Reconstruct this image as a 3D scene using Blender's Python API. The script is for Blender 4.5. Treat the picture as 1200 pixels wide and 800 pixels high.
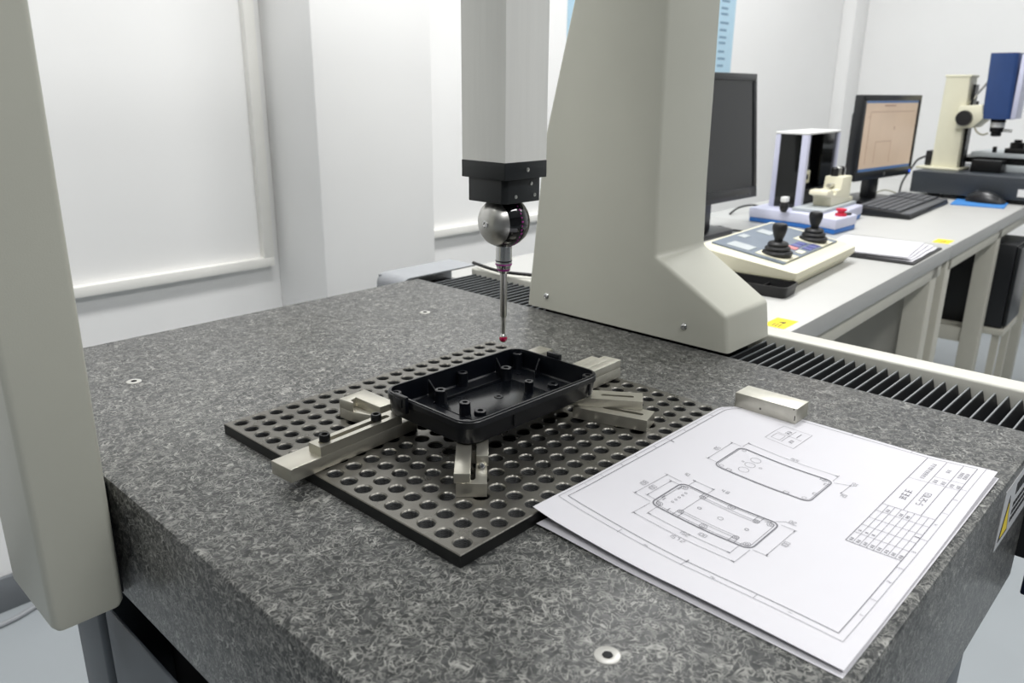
import bpy, bmesh, math, random
from mathutils import Vector, Matrix
random.seed(7)
R = math.radians
scene = bpy.context.scene
COL = scene.collection
for o in list(bpy.data.objects):
    bpy.data.objects.remove(o)

# ------------------------------------------------------------------ camera
cam_d = bpy.data.cameras.new('camera')
cam = bpy.data.objects.new('camera', cam_d)
COL.objects.link(cam)
scene.camera = cam
CAM = Vector((-0.2907, -0.5861, 1.0997))
PITCH, ROLL, YAW = R(17.7345), R(0.5655), R(43.2017)
fw = Vector((math.cos(YAW) * math.cos(PITCH), math.sin(YAW) * math.cos(PITCH), -math.sin(PITCH)))
rt = fw.cross(Vector((0, 0, 1))).normalized()
up = rt.cross(fw)
r2 = rt * math.cos(ROLL) + up * math.sin(ROLL)
u2 = -rt * math.sin(ROLL) + up * math.cos(ROLL)
m = Matrix((r2, u2, -fw)).transposed().to_4x4()
m.translation = CAM
cam.matrix_world = m
cam_d.sensor_width = 36
cam_d.lens = 923.72 / 1200 * 36
cam_d.clip_start = 0.01
cam_d.clip_end = 50
cam_d.dof.use_dof = True
cam_d.dof.focus_distance = 0.66
cam_d.dof.aperture_fstop = 11.0

# ------------------------------------------------------------------ world, lights, exposure
w = bpy.data.worlds.new('world')
scene.world = w
w.use_nodes = True
w.node_tree.nodes['Background'].inputs[0].default_value = (0.9, 0.95, 1, 1)
w.node_tree.nodes['Background'].inputs[1].default_value = 0.25


def area(name, loc, sx, sy, power, rot=(0, 0, 0), col=(1, 1, 1)):
    d = bpy.data.lights.new(name, 'AREA')
    d.shape = 'RECTANGLE'
    d.size, d.size_y = sx, sy
    d.energy = power
    d.color = col
    o = bpy.data.objects.new(name, d)
    o.location = loc
    o.rotation_euler = rot
    COL.objects.link(o)
    return o


for lx, ly, lp in ((-0.9, -1.4, 17), (0.9, -1.4, 13), (2.7, -1.4, 10), (-0.9, 0.32, 10), (0.9, 0.32, 25), (2.7, 0.32, 19)):
    area('ceiling_lamp', (lx, ly, 2.72), 1.2, 0.3, lp, (0, 0, 0), (1.0, 0.995, 0.985))
vs = scene.view_settings
vs.view_transform = 'Standard'
vs.look = 'None'
vs.gamma = 1
vs.use_curve_mapping = False
vs.exposure = 0.5

# ------------------------------------------------------------------ materials
MATS = {}


def srgb(c):
    return tuple(((v / 255) / 12.92 if v / 255 <= 0.04045 else ((v / 255 + 0.055) / 1.055) ** 2.4) for v in c)


def nd(nt, t, **kw):
    n = nt.nodes.new(t)
    for k, v in kw.items():
        setattr(n, k, v)
    return n


def mat(name, col, rough=0.5, metal=0.0, var=0.04, scale=30, bump=0.0, bscale=400, stretch=None, spec=0.5, emit=0, coat=0, trans=0, rvar=0.0):
    """procedural principled material; col is sRGB 0..255"""
    m_ = bpy.data.materials.new(name)
    m_.use_nodes = True
    nt = m_.node_tree
    b = nt.nodes['Principled BSDF']
    c = srgb(col)
    tc = nd(nt, 'ShaderNodeTexCoord')
    src = tc.outputs['Object']
    if stretch:
        mp = nd(nt, 'ShaderNodeMapping')
        mp.inputs['Scale'].default_value = stretch
        nt.links.new(src, mp.inputs[0])
        src = mp.outputs[0]
    n = nd(nt, 'ShaderNodeTexNoise')
    n.inputs['Scale'].default_value = scale
    n.inputs['Detail'].default_value = 4
    nt.links.new(src, n.inputs['Vector'])
    r = nd(nt, 'ShaderNodeValToRGB')
    r.color_ramp.elements[0].position = 0.3
    r.color_ramp.elements[1].position = 0.7
    r.color_ramp.elements[0].color = tuple(max(0, v * (1 - var)) for v in c) + (1,)
    r.color_ramp.elements[1].color = tuple(min(1, v * (1 + var)) for v in c) + (1,)
    nt.links.new(n.outputs['Fac'], r.inputs[0])
    nt.links.new(r.outputs[0], b.inputs['Base Color'])
    b.inputs['Roughness'].default_value = rough
    b.inputs['Metallic'].default_value = metal
    b.inputs['Specular IOR Level'].default_value = spec
    b.inputs['Coat Weight'].default_value = coat
    b.inputs['Transmission Weight'].default_value = trans
    if rvar:
        mr = nd(nt, 'ShaderNodeMapRange')
        mr.inputs['To Min'].default_value = max(0.02, rough - rvar)
        mr.inputs['To Max'].default_value = rough + rvar
        nt.links.new(n.outputs['Fac'], mr.inputs['Value'])
        nt.links.new(mr.outputs[0], b.inputs['Roughness'])
    if emit:
        nt.links.new(r.outputs[0], b.inputs['Emission Color'])
        b.inputs['Emission Strength'].default_value = emit
    if bump:
        n2 = nd(nt, 'ShaderNodeTexNoise')
        n2.inputs['Scale'].default_value = bscale
        n2.inputs['Detail'].default_value = 3
        nt.links.new(src, n2.inputs['Vector'])
        bp = nd(nt, 'ShaderNodeBump')
        bp.inputs['Strength'].default_value = bump
        bp.inputs['Distance'].default_value = 0.001
        nt.links.new(n2.outputs['Fac'], bp.inputs['Height'])
        nt.links.new(bp.outputs[0], b.inputs['Normal'])
    MATS[name] = m_
    return m_


def granite():
    m_ = bpy.data.materials.new('granite')
    m_.use_nodes = True
    nt = m_.node_tree
    b = nt.nodes['Principled BSDF']
    tc = nd(nt, 'ShaderNodeTexCoord')
    L = nt.links.new

    def worm(scale, dist, lo, hi, off):
        mp = nd(nt, 'ShaderNodeMapping')
        mp.inputs['Location'].default_value = off
        L(tc.outputs['Object'], mp.inputs[0])
        n = nd(nt, 'ShaderNodeTexNoise')
        n.inputs['Scale'].default_value = scale
        n.inputs['Detail'].default_value = 1.5
        n.inputs['Roughness'].default_value = 0.55
        n.inputs['Distortion'].default_value = dist
        L(mp.outputs[0], n.inputs['Vector'])
        s = nd(nt, 'ShaderNodeMath', operation='SUBTRACT')
        s.inputs[1].default_value = 0.5
        L(n.outputs['Fac'], s.inputs[0])
        a = nd(nt, 'ShaderNodeMath', operation='ABSOLUTE')
        L(s.outputs[0], a.inputs[0])
        mr = nd(nt, 'ShaderNodeMapRange', interpolation_type='SMOOTHSTEP')
        mr.inputs['From Min'].default_value = lo
        mr.inputs['From Max'].default_value = hi
        mr.inputs['To Min'].default_value = 1
        mr.inputs['To Max'].default_value = 0
        L(a.outputs[0], mr.inputs['Value'])
        return mr.outputs[0]

    w1 = worm(92, 1.7, 0.004, 0.05, (0, 0, 0))
    w2 = worm(130, 1.5, 0.0, 0.05, (3.1, 1.7, 0.4))
    mask = nd(nt, 'ShaderNodeTexNoise')
    mask.inputs['Scale'].default_value = 110
    mask.inputs['Detail'].default_value = 2
    L(tc.outputs['Object'], mask.inputs['Vector'])
    mk = nd(nt, 'ShaderNodeMapRange')
    mk.inputs['From Min'].default_value = 0.35
    mk.inputs['From Max'].default_value = 0.62
    L(mask.outputs['Fac'], mk.inputs['Value'])
    mul = nd(nt, 'ShaderNodeMath', operation='MULTIPLY')
    L(w1, mul.inputs[0])
    L(mk.outputs[0], mul.inputs[1])
    w2m = nd(nt, 'ShaderNodeMath', operation='MULTIPLY')
    L(w2, w2m.inputs[0])
    w2m.inputs[1].default_value = 0.55
    mx = nd(nt, 'ShaderNodeMath', operation='MAXIMUM')
    L(mul.outputs[0], mx.inputs[0])
    L(w2m.outputs[0], mx.inputs[1])
    big = nd(nt, 'ShaderNodeTexNoise')
    big.inputs['Scale'].default_value = 170
    big.inputs['Detail'].default_value = 2
    L(tc.outputs['Object'], big.inputs['Vector'])
    rb = nd(nt, 'ShaderNodeValToRGB')
    rb.color_ramp.elements[0].position = 0.35
    rb.color_ramp.elements[1].position = 0.7
    rb.color_ramp.elements[0].color = srgb((38, 40, 40)) + (1,)
    rb.color_ramp.elements[1].color = srgb((78, 79, 78)) + (1,)
    L(big.outputs['Fac'], rb.inputs[0])
    mixc = nd(nt, 'ShaderNodeMix', data_type='RGBA')
    L(mx.outputs[0], mixc.inputs['Factor'])
    L(rb.outputs[0], mixc.inputs['A'])
    mixc.inputs['B'].default_value = srgb((152, 152, 147)) + (1,)
    L(mixc.outputs['Result'], b.inputs['Base Color'])
    b.inputs['Roughness'].default_value = 0.36
    b.inputs['Specular IOR Level'].default_value = 0.45
    MATS['granite'] = m_


granite()
mat('wall', (243, 243, 242), 0.75, var=0.012, scale=3, bump=0.08, bscale=60)
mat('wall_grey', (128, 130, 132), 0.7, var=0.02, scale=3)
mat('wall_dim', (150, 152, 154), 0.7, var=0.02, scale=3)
mat('pillar_paint', (243, 243, 242), 0.75, var=0.012, scale=3, bump=0.08, bscale=60)
mat('ceiling', (235, 235, 235), 0.8, var=0.01)
mat('floor', (160, 166, 170), 0.35, var=0.03, scale=4, bump=0.03, bscale=40, rvar=0.08)
mat('baseboard', (112, 116, 120), 0.6, var=0.04)
mat('trim', (242, 241, 236), 0.55, var=0.02, scale=12)
mat('machine_paint', (194, 194, 182), 0.38, var=0.02, scale=9, bump=0.12, bscale=900)
mat('ram_anodised', (232, 232, 227), 0.42, metal=0.0, var=0.02, stretch=(1, 1, 0.05), scale=200)
mat('black_anodised', (26, 29, 31), 0.42, var=0.1, scale=120)
mat('black_gloss', (10, 10, 13), 0.08, var=0.1, coat=0.6)
mat('satin_steel', (205, 204, 200), 0.34, metal=1, var=0.05, scale=60)
mat('insert_steel', (190, 189, 184), 0.35, metal=0.4, var=0.05)
mat('bright_steel', (215, 215, 214), 0.16, metal=1, var=0.03)
mat('ground_steel', (198, 195, 184), 0.31, metal=0.85, var=0.035, scale=25, bump=0.0, rvar=0.04)
mat('worn_steel', (206, 204, 193), 0.46, metal=0.85, var=0.1, scale=50, bump=0.04, bscale=260, rvar=0.08)
mat('plate_steel', (116, 114, 108), 0.3, metal=0.85, var=0.12, scale=45, bump=0.12, bscale=900, rvar=0.1)
mat('dark_steel_and_shade', (38, 39, 39), 0.42, metal=0.5, var=0.1)  # blackened hole walls and plate sides; on hole floors, painted shade
mat('black_oxide', (34, 35, 36), 0.35, metal=0.6, var=0.1)
mat('black_plastic', (9, 12, 18), 0.3, var=0.08, bump=0.05, bscale=1500)
mat('black_plastic_floor', (13, 16, 21), 0.22, var=0.06)
mat('paper', (208, 207, 212), 0.65, var=0.008, scale=20)
mat('ink', (138, 138, 143), 0.8, var=0.05)
mat('ink_dark', (112, 112, 118), 0.8, var=0.05)
mat('ruby', (165, 12, 62), 0.04, var=0.05, coat=1)
mat('purple', (150, 40, 130), 0.4, var=0.05)
mat('stand_paint', (78, 84, 90), 0.4, var=0.03, bump=0.05)
mat('dark_gap', (14, 16, 20), 0.7, var=0.1)
mat('bellows', (14, 16, 19), 0.5, var=0.12)
mat('pleat_glint', (118, 122, 124), 0.4, var=0.05)  # pale tone paints the light caught along the pleat ridges
mat('rail_white', (208, 207, 198), 0.42, var=0.015)
mat('cover_grey', (150, 153, 157), 0.45, var=0.03)
mat('navy', (22, 30, 56), 0.4, var=0.05)
mat('yellow', (246, 218, 30), 0.5, var=0.04)
mat('sticker_white', (205, 206, 208), 0.4, var=0.02)
mat('print_black', (30, 30, 32), 0.6, var=0.05)
mat('desk_top', (184, 184, 181), 0.42, var=0.012, scale=14)
mat('desk_edge', (196, 194, 188), 0.5, var=0.02)
mat('desk_frame', (206, 203, 190), 0.5, var=0.02)
mat('desk_panel', (176, 174, 166), 0.55, var=0.02)
mat('beige_plastic', (222, 218, 194), 0.45, var=0.015)
mat('beige_dark', (190, 186, 165), 0.5, var=0.02)
mat('rubber', (20, 20, 22), 0.45, var=0.08)
mat('panel_grey', (112, 122, 134), 0.4, var=0.05)
mat('key_grey', (176, 182, 184), 0.45, var=0.03)
mat('key_red', (206, 130, 130), 0.45, var=0.03)
mat('key_blue', (92, 96, 150), 0.45, var=0.03)
mat('key_cream', (222, 220, 200), 0.45, var=0.03)
mat('monitor_black', (24, 26, 29), 0.32, var=0.06)
mat('screen_dark', (34, 35, 37), 0.18, var=0.12, scale=4)
mat('screen_lit', (196, 174, 152), 0.3, var=0.05, scale=8, emit=0.3)
mat('screen_blue', (70, 100, 140), 0.3, var=0.05, emit=0.4)
mat('screen_line', (150, 120, 104), 0.4, var=0.05, emit=0.35)
mat('led_blue', (40, 90, 220), 0.3, var=0.05, emit=1.0)
mat('lavender', (204, 206, 226), 0.4, var=0.02)
mat('blue_trim', (40, 110, 190), 0.4, var=0.04)
mat('red', (214, 40, 70), 0.4, var=0.04)
mat('smoked_glass', (24, 25, 24), 0.07, var=0.25, scale=25)
mat('pad_blue', (62, 130, 200), 0.6, var=0.05)
mat('vmm_blue', (42, 68, 118), 0.35, var=0.04)
mat('vmm_granite', (52, 57, 63), 0.4, var=0.25, scale=300)
mat('notice_blue', (178, 210, 228), 0.5, var=0.03)
mat('notice_print', (120, 150, 172), 0.6, var=0.05)
mat('pc_black', (16, 18, 22), 0.4, var=0.1)
mat('key_dark', (86, 88, 92), 0.5, var=0.08)
mat('white_plastic', (232, 232, 230), 0.4, var=0.02)


# ------------------------------------------------------------------ mesh helpers
class MB:
    def __init__(self):
        self.bm = bmesh.new()
        self.mats = []

    def _slot(self, name):
        if name is None:
            return 0
        if name not in self.mats:
            self.mats.append(name)
        return self.mats.index(name)

    def _merge(self, t, bev=0, seg=2, m=None, ang=25, M=None):
        bmesh.ops.recalc_face_normals(t, faces=t.faces)
        if bev:
            es = [e for e in t.edges if len(e.link_faces) == 2 and e.calc_face_angle(0) > R(ang)]
            bmesh.ops.bevel(t, geom=es, offset=bev, offset_type='OFFSET', segments=seg, profile=0.5, affect='EDGES', clamp_overlap=True)
        if m is not None:
            k = self._slot(m)
            for f in t.faces:
                f.material_index = k
        if M is not None:
            bmesh.ops.transform(t, matrix=M, verts=t.verts)
        me = bpy.data.meshes.new('tmp')
        t.to_mesh(me)
        t.free()
        self.bm.from_mesh(me)
        bpy.data.meshes.remove(me)
        return self

    def box(self, x0, x1, y0, y1, z0, z1, bev=0, seg=2, m=None, M=None):
        t = bmesh.new()
        bmesh.ops.create_cube(t, size=1)
        for v in t.verts:
            v.co = Vector((x0 + (v.co.x + .5) * (x1 - x0), y0 + (v.co.y + .5) * (y1 - y0), z0 + (v.co.z + .5) * (z1 - z0)))
        return self._merge(t, bev, seg, m, M=M)

    def prism(self, pts, axis, a, b, bev=0, seg=2, m=None, ang=25, M=None):
        t = bmesh.new()

        def mk(p, q):
            return {'z': (p[0], p[1], q), 'x': (q, p[0], p[1]), 'y': (p[0], q, p[1])}[axis]
        v0 = [t.verts.new(mk(p, a)) for p in pts]
        v1 = [t.verts.new(mk(p, b)) for p in pts]
        n = len(pts)
        t.faces.new(v0)
        t.faces.new(v1[::-1])
        for i in range(n):
            t.faces.new((v0[i], v0[(i + 1) % n], v1[(i + 1) % n], v1[i]))
        return self._merge(t, bev, seg, m, ang, M)

    def loft(self, rings, cap0=True, cap1=True, closed=True, bev=0, seg=2, m=None, M=None, ang=25):
        t = bmesh.new()
        vs_ = [[t.verts.new(p) for p in r] for r in rings]
        n = len(rings[0])
        for a, b in zip(vs_[:-1], vs_[1:]):
            for i in range(n if closed else n - 1):
                t.faces.new((a[i], a[(i + 1) % n], b[(i + 1) % n], b[i]))
        if cap0:
            t.faces.new(vs_[0][::-1])
        if cap1:
            t.faces.new(vs_[-1])
        return self._merge(t, bev, seg, m, ang, M)

    def lathe(self, prof, c, n=24, axis='z', m=None, M=None, cap=True):
        def pt(r, h, a):
            x, y = r * math.cos(a), r * math.sin(a)
            return {'z': (c[0] + x, c[1] + y, c[2] + h), 'x': (c[0] + h, c[1] + x, c[2] + y), 'y': (c[0] + x, c[1] + h, c[2] + y)}[axis]
        rings = [[pt(max(r, 1e-5), h, 2 * math.pi * i / n) for i in range(n)] for r, h in prof]
        return self.loft(rings, cap, cap, m=m, M=M)

    def cyl(self, p0, p1, r, n=16, m=None, r1=None):
        p0, p1 = Vector(p0), Vector(p1)
        d = (p1 - p0).normalized()
        a = d.orthogonal().normalized()
        b = d.cross(a)
        rings = []
        for p, rr in ((p0, r), (p1, r if r1 is None else r1)):
            rings.append([p + a * rr * math.cos(2 * math.pi * i / n) + b * rr * math.sin(2 * math.pi * i / n) for i in range(n)])
        return self.loft(rings, m=m)

    def tube(self, path, r, n=8, m=None, sub=6):
        P = [Vector(p) for p in path]
        pts = []
        for i in range(len(P) - 1):
            p0, p1, p2, p3 = P[max(i - 1, 0)], P[i], P[i + 1], P[min(i + 2, len(P) - 1)]
            for k in range(sub):
                s = k / sub
                pts.append(0.5 * ((2 * p1) + (p2 - p0) * s + (2 * p0 - 5 * p1 + 4 * p2 - p3) * s * s + (3 * p1 - p0 - 3 * p2 + p3) * s ** 3))
        pts.append(P[-1])
        rings = []
        a = None
        for i, p in enumerate(pts):
            d = (pts[min(i + 1, len(pts) - 1)] - pts[max(i - 1, 0)]).normalized()
            a = d.orthogonal().normalized() if a is None else (a - d * a.dot(d)).normalized()
            b = d.cross(a)
            rings.append([p + a * r * math.cos(2 * math.pi * k / n) + b * r * math.sin(2 * math.pi * k / n) for k in range(n)])
        return self.loft(rings, m=m)

    def quad(self, pts, m=None):
        t = bmesh.new()
        t.faces.new([t.verts.new(p) for p in pts])
        return self._merge(t, m=m)

    def ball(self, c, r, n=24, m=None, sx=1, sy=1, sz=1):
        t = bmesh.new()
        bmesh.ops.create_uvsphere(t, u_segments=n, v_segments=n // 2 + 2, radius=r)
        for v in t.verts:
            v.co = Vector((c[0] + v.co.x * sx, c[1] + v.co.y * sy, c[2] + v.co.z * sz))
        return self._merge(t, m=m)


def rrect(x0, x1, y0, y1, r, n=6):
    out = []
    for cx, cy, a0 in ((x1 - r, y1 - r, 0), (x0 + r, y1 - r, 90), (x0 + r, y0 + r, 180), (x1 - r, y0 + r, 270)):
        for k in range(n + 1):
            a = R(a0 + 90 * k / n)
            out.append((cx + r * math.cos(a), cy + r * math.sin(a)))
    return out


def slot_pts(x0, x1, yc, r, n=8):
    """stadium along x"""
    out = []
    for k in range(n + 1):
        a = R(-90 + 180 * k / n)
        out.append((x1 - r + r * math.cos(a), yc + r * math.sin(a)))
    for k in range(n + 1):
        a = R(90 + 180 * k / n)
        out.append((x0 + r + r * math.cos(a), yc + r * math.sin(a)))
    return out


class Thing:
    """an Empty at the thing's base; parts are given in the thing's own frame, or in room
    coordinates when world is set"""

    def __init__(self, name, label, cat, loc=(0, 0, 0), rz=0, group=None, world=False, kind=None):
        self.o = bpy.data.objects.new(name, None)
        self.o.empty_display_size = 0.02
        COL.objects.link(self.o)
        self.o.location = loc
        self.o.rotation_euler = (0, 0, rz)
        self.loc = Vector(loc)
        self.off = self.loc if world else Vector((0, 0, 0))
        if label:
            self.o['label'] = label
        if cat:
            self.o['category'] = cat
        if group:
            self.o['group'] = group
        if kind:
            self.o['kind'] = kind

    def part(self, name, mb, material, parent=None, label=None, kind=None, smooth=35):
        o = link(name, mb, material, self.off, smooth)
        if parent is None:
            o.parent = self.o
        else:
            o.parent = parent
            o.location = o.location - Vector(parent.location)
        if label:
            o['label'] = label
        if kind:
            o['kind'] = kind
        return o


def link(name, mb, material, off=Vector((0, 0, 0)), smooth=35):
    me = bpy.data.meshes.new(name)
    bm = mb.bm
    if bm.verts:
        lo = Vector([min(v.co[i] for v in bm.verts) for i in range(3)])
        hi = Vector([max(v.co[i] for v in bm.verts) for i in range(3)])
        c = (lo + hi) / 2
        c.z = lo.z
        bmesh.ops.translate(bm, verts=bm.verts, vec=-c)
    else:
        c = Vector((0, 0, 0))
    bm.to_mesh(me)
    bm.free()
    names = mb.mats if mb.mats else [material]
    for nme in names:
        me.materials.append(MATS[nme])
    if smooth:
        me.polygons.foreach_set('use_smooth', [True] * len(me.polygons))
        me.set_sharp_from_angle(angle=R(smooth))
    o = bpy.data.objects.new(name, me)
    COL.objects.link(o)
    o.location = c - off
    return o


def single(name, mb, material, label, cat, group=None, smooth=35):
    o = link(name, mb, material, smooth=smooth)
    o['label'] = label
    o['category'] = cat
    if group:
        o['group'] = group
    return o


def struct(name, mb, material):
    o = link(name, mb, material)
    o['kind'] = 'structure'
    return o


GZ = 0.82          # granite top
XL, XR, YN, YF = -0.112, 0.4783, -0.4933, 0.338   # granite edges
PT = GZ + 0.00924  # fixture plate top

# ------------------------------------------------------------------ the room
RX0, RX1, RY0, RY1, RH = -4.2, 4.33, -5.0, 1.23, 2.8
struct('floor', MB().box(RX0 - .1, RX1 + .1, RY0 - .1, RY1 + .1, -0.1, 0), 'floor')
struct('ceiling', MB().box(RX0 - .1, RX1 + .1, RY0 - .1, RY1 + .1, RH, RH + .1), 'ceiling')
struct('wall_back', MB().box(RX0 - .1, RX1 + .1, RY1, RY1 + .1, 0, RH), 'wall')
struct('wall_right', MB().box(RX1, RX1 + .1, RY0 - .1, RY1, 0, RH), 'wall')
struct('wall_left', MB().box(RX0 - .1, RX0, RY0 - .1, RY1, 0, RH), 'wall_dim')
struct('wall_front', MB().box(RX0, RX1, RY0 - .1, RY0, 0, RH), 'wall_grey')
# pier standing out of the back wall
struct('wall_pier', MB().box(0.757, 1.106, 1.0155, RY1, 0, RH, bev=0.004), 'pillar_paint')
struct('wall_corner', MB().box(4.16, RX1, 1.16, RY1, 0, RH, bev=0.004), 'wall')
bb = MB().box(RX0, 0.757, RY1 - 0.012, RY1, 0, 0.08, bev=0.002)
bb.box(1.106, 4.16, RY1 - 0.012, RY1, 0, 0.08, bev=0.002)
bb.box(0.745, 1.118, 1.0035, 1.0155, 0, 0.08, bev=0.002)
bb.box(0.745, 0.757, 1.0155, RY1 - .012, 0, 0.08, bev=0.002)
struct('baseboard_back', bb, 'baseboard')
struct('baseboard_right', MB().box(RX1 - 0.012, RX1, RY0, 1.16, 0, 0.08, bev=0.002), 'baseboard')
# flat wooden frames of the boarded-up windows
t1 = Thing('trim_1', 'cream wooden frame around the blank wall panel beside the pier', None, (0.0, RY1 - 0.01, 0.66), world=True, kind='structure')
t1.part('bottom_rail', MB().box(-0.6, 0.735, RY1 - 0.02, RY1, 0.665, 0.688, bev=0.001), 'trim')
t1.part('side_stile', MB().box(0.708, 0.735, RY1 - 0.02, RY1, 0.688, 2.2, bev=0.001), 'trim')
t1.part('side_stile', MB().box(-0.6, -0.573, RY1 - 0.02, RY1, 0.688, 2.2, bev=0.001), 'trim')
t1.part('top_rail', MB().box(-0.6, 0.735, RY1 - 0.02, RY1, 2.2, 2.223, bev=0.001), 'trim')
t2 = Thing('trim_2', 'cream wooden rail on the wall between pier and machine column', None, (1.4, RY1 - 0.01, 0.66), world=True, kind='structure')
t2.part('bottom_rail', MB().box(1.14, 2.42, RY1 - 0.02, RY1, 0.668, 0.691, bev=0.001), 'trim')
t2.part('side_stile', MB().box(2.393, 2.42, RY1 - 0.02, RY1, 0.691, 2.2, bev=0.001), 'trim')

# blue notice sheet on the back wall
nt_ = Thing('wall_notice', 'pale blue printed notice on the wall behind the dark monitor', 'notice', (2.5, RY1 - 0.002, 1.176), world=True)
nt_.part('sheet', MB().box(1.897, 3.02, RY1 - 0.003, RY1 - 0.0003, 1.178, 1.9), 'notice_blue')
pr = MB()
for k in range(24):
    z = 1.20 + k * 0.0285
    if k % 4 == 3:
        z += 0.006
    for x0 in (1.95, 2.3, 2.62, 2.90):
        pr.box(x0, x0 + random.uniform(.05, .075), RY1 - 0.0036, RY1 - 0.003, z, z + 0.009)
nt_.part('printed_lines', pr, 'notice_print', kind='stuff')

# ------------------------------------------------------------------ granite table of the measuring machine
tb = Thing('granite_table', 'dark grey speckled granite measuring table on a steel stand', 'table', (0.18, -0.1, 0), world=True)
slab = MB()
slab.prism([(XL, GZ - 0.105), (XL, GZ), (XR, GZ), (XR, GZ - 0.14), (XL + 0.05, GZ - 0.14), (XL + 0.05, GZ - 0.105)], 'y', YN, YF, bev=0.0032, seg=2)
gslab = tb.part('slab', slab, 'granite')
for (x, y) in ((-0.0138, 0.1881), (0.3568, 0.1791), (-0.0074, -0.3903)):
    p = MB()
    p.lathe([(0.0026, 0.0001), (0.0030, 0.0006), (0.0064, 0.0007), (0.0070, 0.0004), (0.0071, 0.0001)], (x, y, GZ), 28)
    ins = tb.part('threaded_insert', p, 'insert_steel', label='round steel thread insert sunk in granite')
    tb.part('thread_hole', MB().lathe([(0.0029, 0), (0.0029, 0.0002)], (x, y, GZ + 0.0006), 6), 'dark_gap', parent=ins)
# warning label on the front face
wl = MB().box(0.357, 0.475, YN - 0.0006, YN - 0.0001, 0.760, 0.812)
stk = tb.part('warning_sticker', wl, 'sticker_white', label='white warning sticker with yellow triangle')
tri = MB().prism([(0.363, 0.766), (0.391, 0.766), (0.377, 0.802)], 'y', YN - 0.0009, YN - 0.0006)
tb.part('warning_triangle', tri, 'print_black', parent=stk)
tri = MB().prism([(0.3665, 0.7685), (0.3875, 0.7685), (0.377, 0.7955)], 'y', YN - 0.0011, YN - 0.0009)
tb.part('yellow_triangle', tri, 'yellow', parent=stk)
tx = MB()
for k, (zz, h) in enumerate(((0.795, 0.010), (0.784, 0.004), (0.777, 0.004), (0.770, 0.004))):
    x = 0.397
    while x < 0.468:
        wd = random.uniform(0.003, 0.008)
        tx.box(x, x + wd, YN - 0.0009, YN - 0.0006, zz, zz + h)
        x += wd + 0.002
tb.part('printed_text', tx, 'print_black', parent=stk)
# steel stand under the granite
SX0, SX1, SY0, SY1 = -0.112, 0.382, -0.486, 0.150
tb.part('side_panel', MB().prism(rrect(SY0 + 0.05, 0.066, 0.07, 0.672, 0.012), 'x', SX0 + 0.003, SX0 + 0.006, bev=0.001), 'stand_paint')
tb.part('front_panel', MB().prism(rrect(SX0 + 0.06, SX1 - 0.07, 0.07, 0.660, 0.012), 'y', SY0 + 0.012, SY0 + 0.03, bev=0.003), 'stand_paint')
for (x0, y0) in ((SX0, SY1 - 0.075), (SX0, SY0), (SX1 - 0.06, SY0), (SX1 - 0.06, SY1 - 0.075)):
    zt = GZ - 0.1405
    wy = 0.075 if y0 > 0 else 0.045
    tb.part('post', MB().box(x0, x0 + 0.06, y0, y0 + wy, 0.02, zt if x0 > 0 else 0.672, bev=0.006, seg=3), 'stand_paint')
    tb.part('foot', MB().lathe([(0.02, 0), (0.02, 0.012), (0.008, 0.016), (0.008, 0.021)], (x0 + .03, y0 + wy / 2, 0), 20), 'black_oxide')
tb.part('shade_core', MB().box(SX0 + 0.058, SX1 - 0.06, SY0 + 0.05, SY1 - 0.02, 0.08, GZ - 0.1403), 'dark_gap')  # near-black filler puts the shade under the slab into colour

# ------------------------------------------------------------------ guideway beside the granite: bellows, cover rail, end cover
gw = Thing('bellows_guideway', 'black pleated bellows with a cream cover rail along the granite edge', 'guideway', (0.55, -0.06, 0), world=True)
gw.part('base_channel', MB().box(XR + 0.002, 0.590, -0.50, 0.425, 0.70, 0.793), 'dark_gap')
gw.part('cover_rail', MB().box(0.590, 0.622, -0.52, 0.335, 0.783, 0.8195, bev=0.003, seg=3), 'rail_white')
pm = None
PIT = 0.0118
y = -0.515
while y < 0.332:
    if not (-0.175 < y < 0.085):
        if pm is None:
            pb = MB()
            hx = 0.0540
            pb.loft([[(s, -PIT / 2, 0), (s, -0.0011, 0.0165), (s, 0.0011, 0.0165), (s, PIT / 2, 0)] for s in (-hx, hx)], closed=True, m='bellows')
            pb.box(-hx, hx, -0.00075, 0.00075, 0.0164, 0.0178, m='pleat_glint')  # ridge highlight put in as a pale strip
            po = gw.part('pleat', pb, 'bellows')
            pm = po.data
            po.location = Vector((0.5348, y, 0.7935)) - gw.off
        else:
            o = bpy.data.objects.new('pleat', pm)
            COL.objects.link(o)
            o.parent = gw.o
            o.location = Vector((0.5348, y, 0.7935)) - gw.off
    y += PIT
ec = MB()
prof = [(0.448, 0.70), (0.448, 0.806)] + [(0.464 - 0.016 * math.cos(R(a)), 0.806 + 0.016 * math.sin(R(a))) for a in (20, 40, 60, 80)] + [(0.466, 0.822), (0.604, 0.822), (0.604, 0.8197), (0.467, 0.8197), (0.452, 0.806), (0.452, 0.70)]
ec.prism(prof, 'y', 0.339, 0.402)
ec.box(0.452, 0.604, 0.398, 0.402, 0.70, 0.8197)
gw.part('end_cover', ec, 'cover_grey', label='bent grey sheet metal end cover')
gw.part('end_bracket', MB().box(0.4865, 0.585, -0.53, -0.502, 0.66, 0.742, bev=0.002), 'navy')

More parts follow.
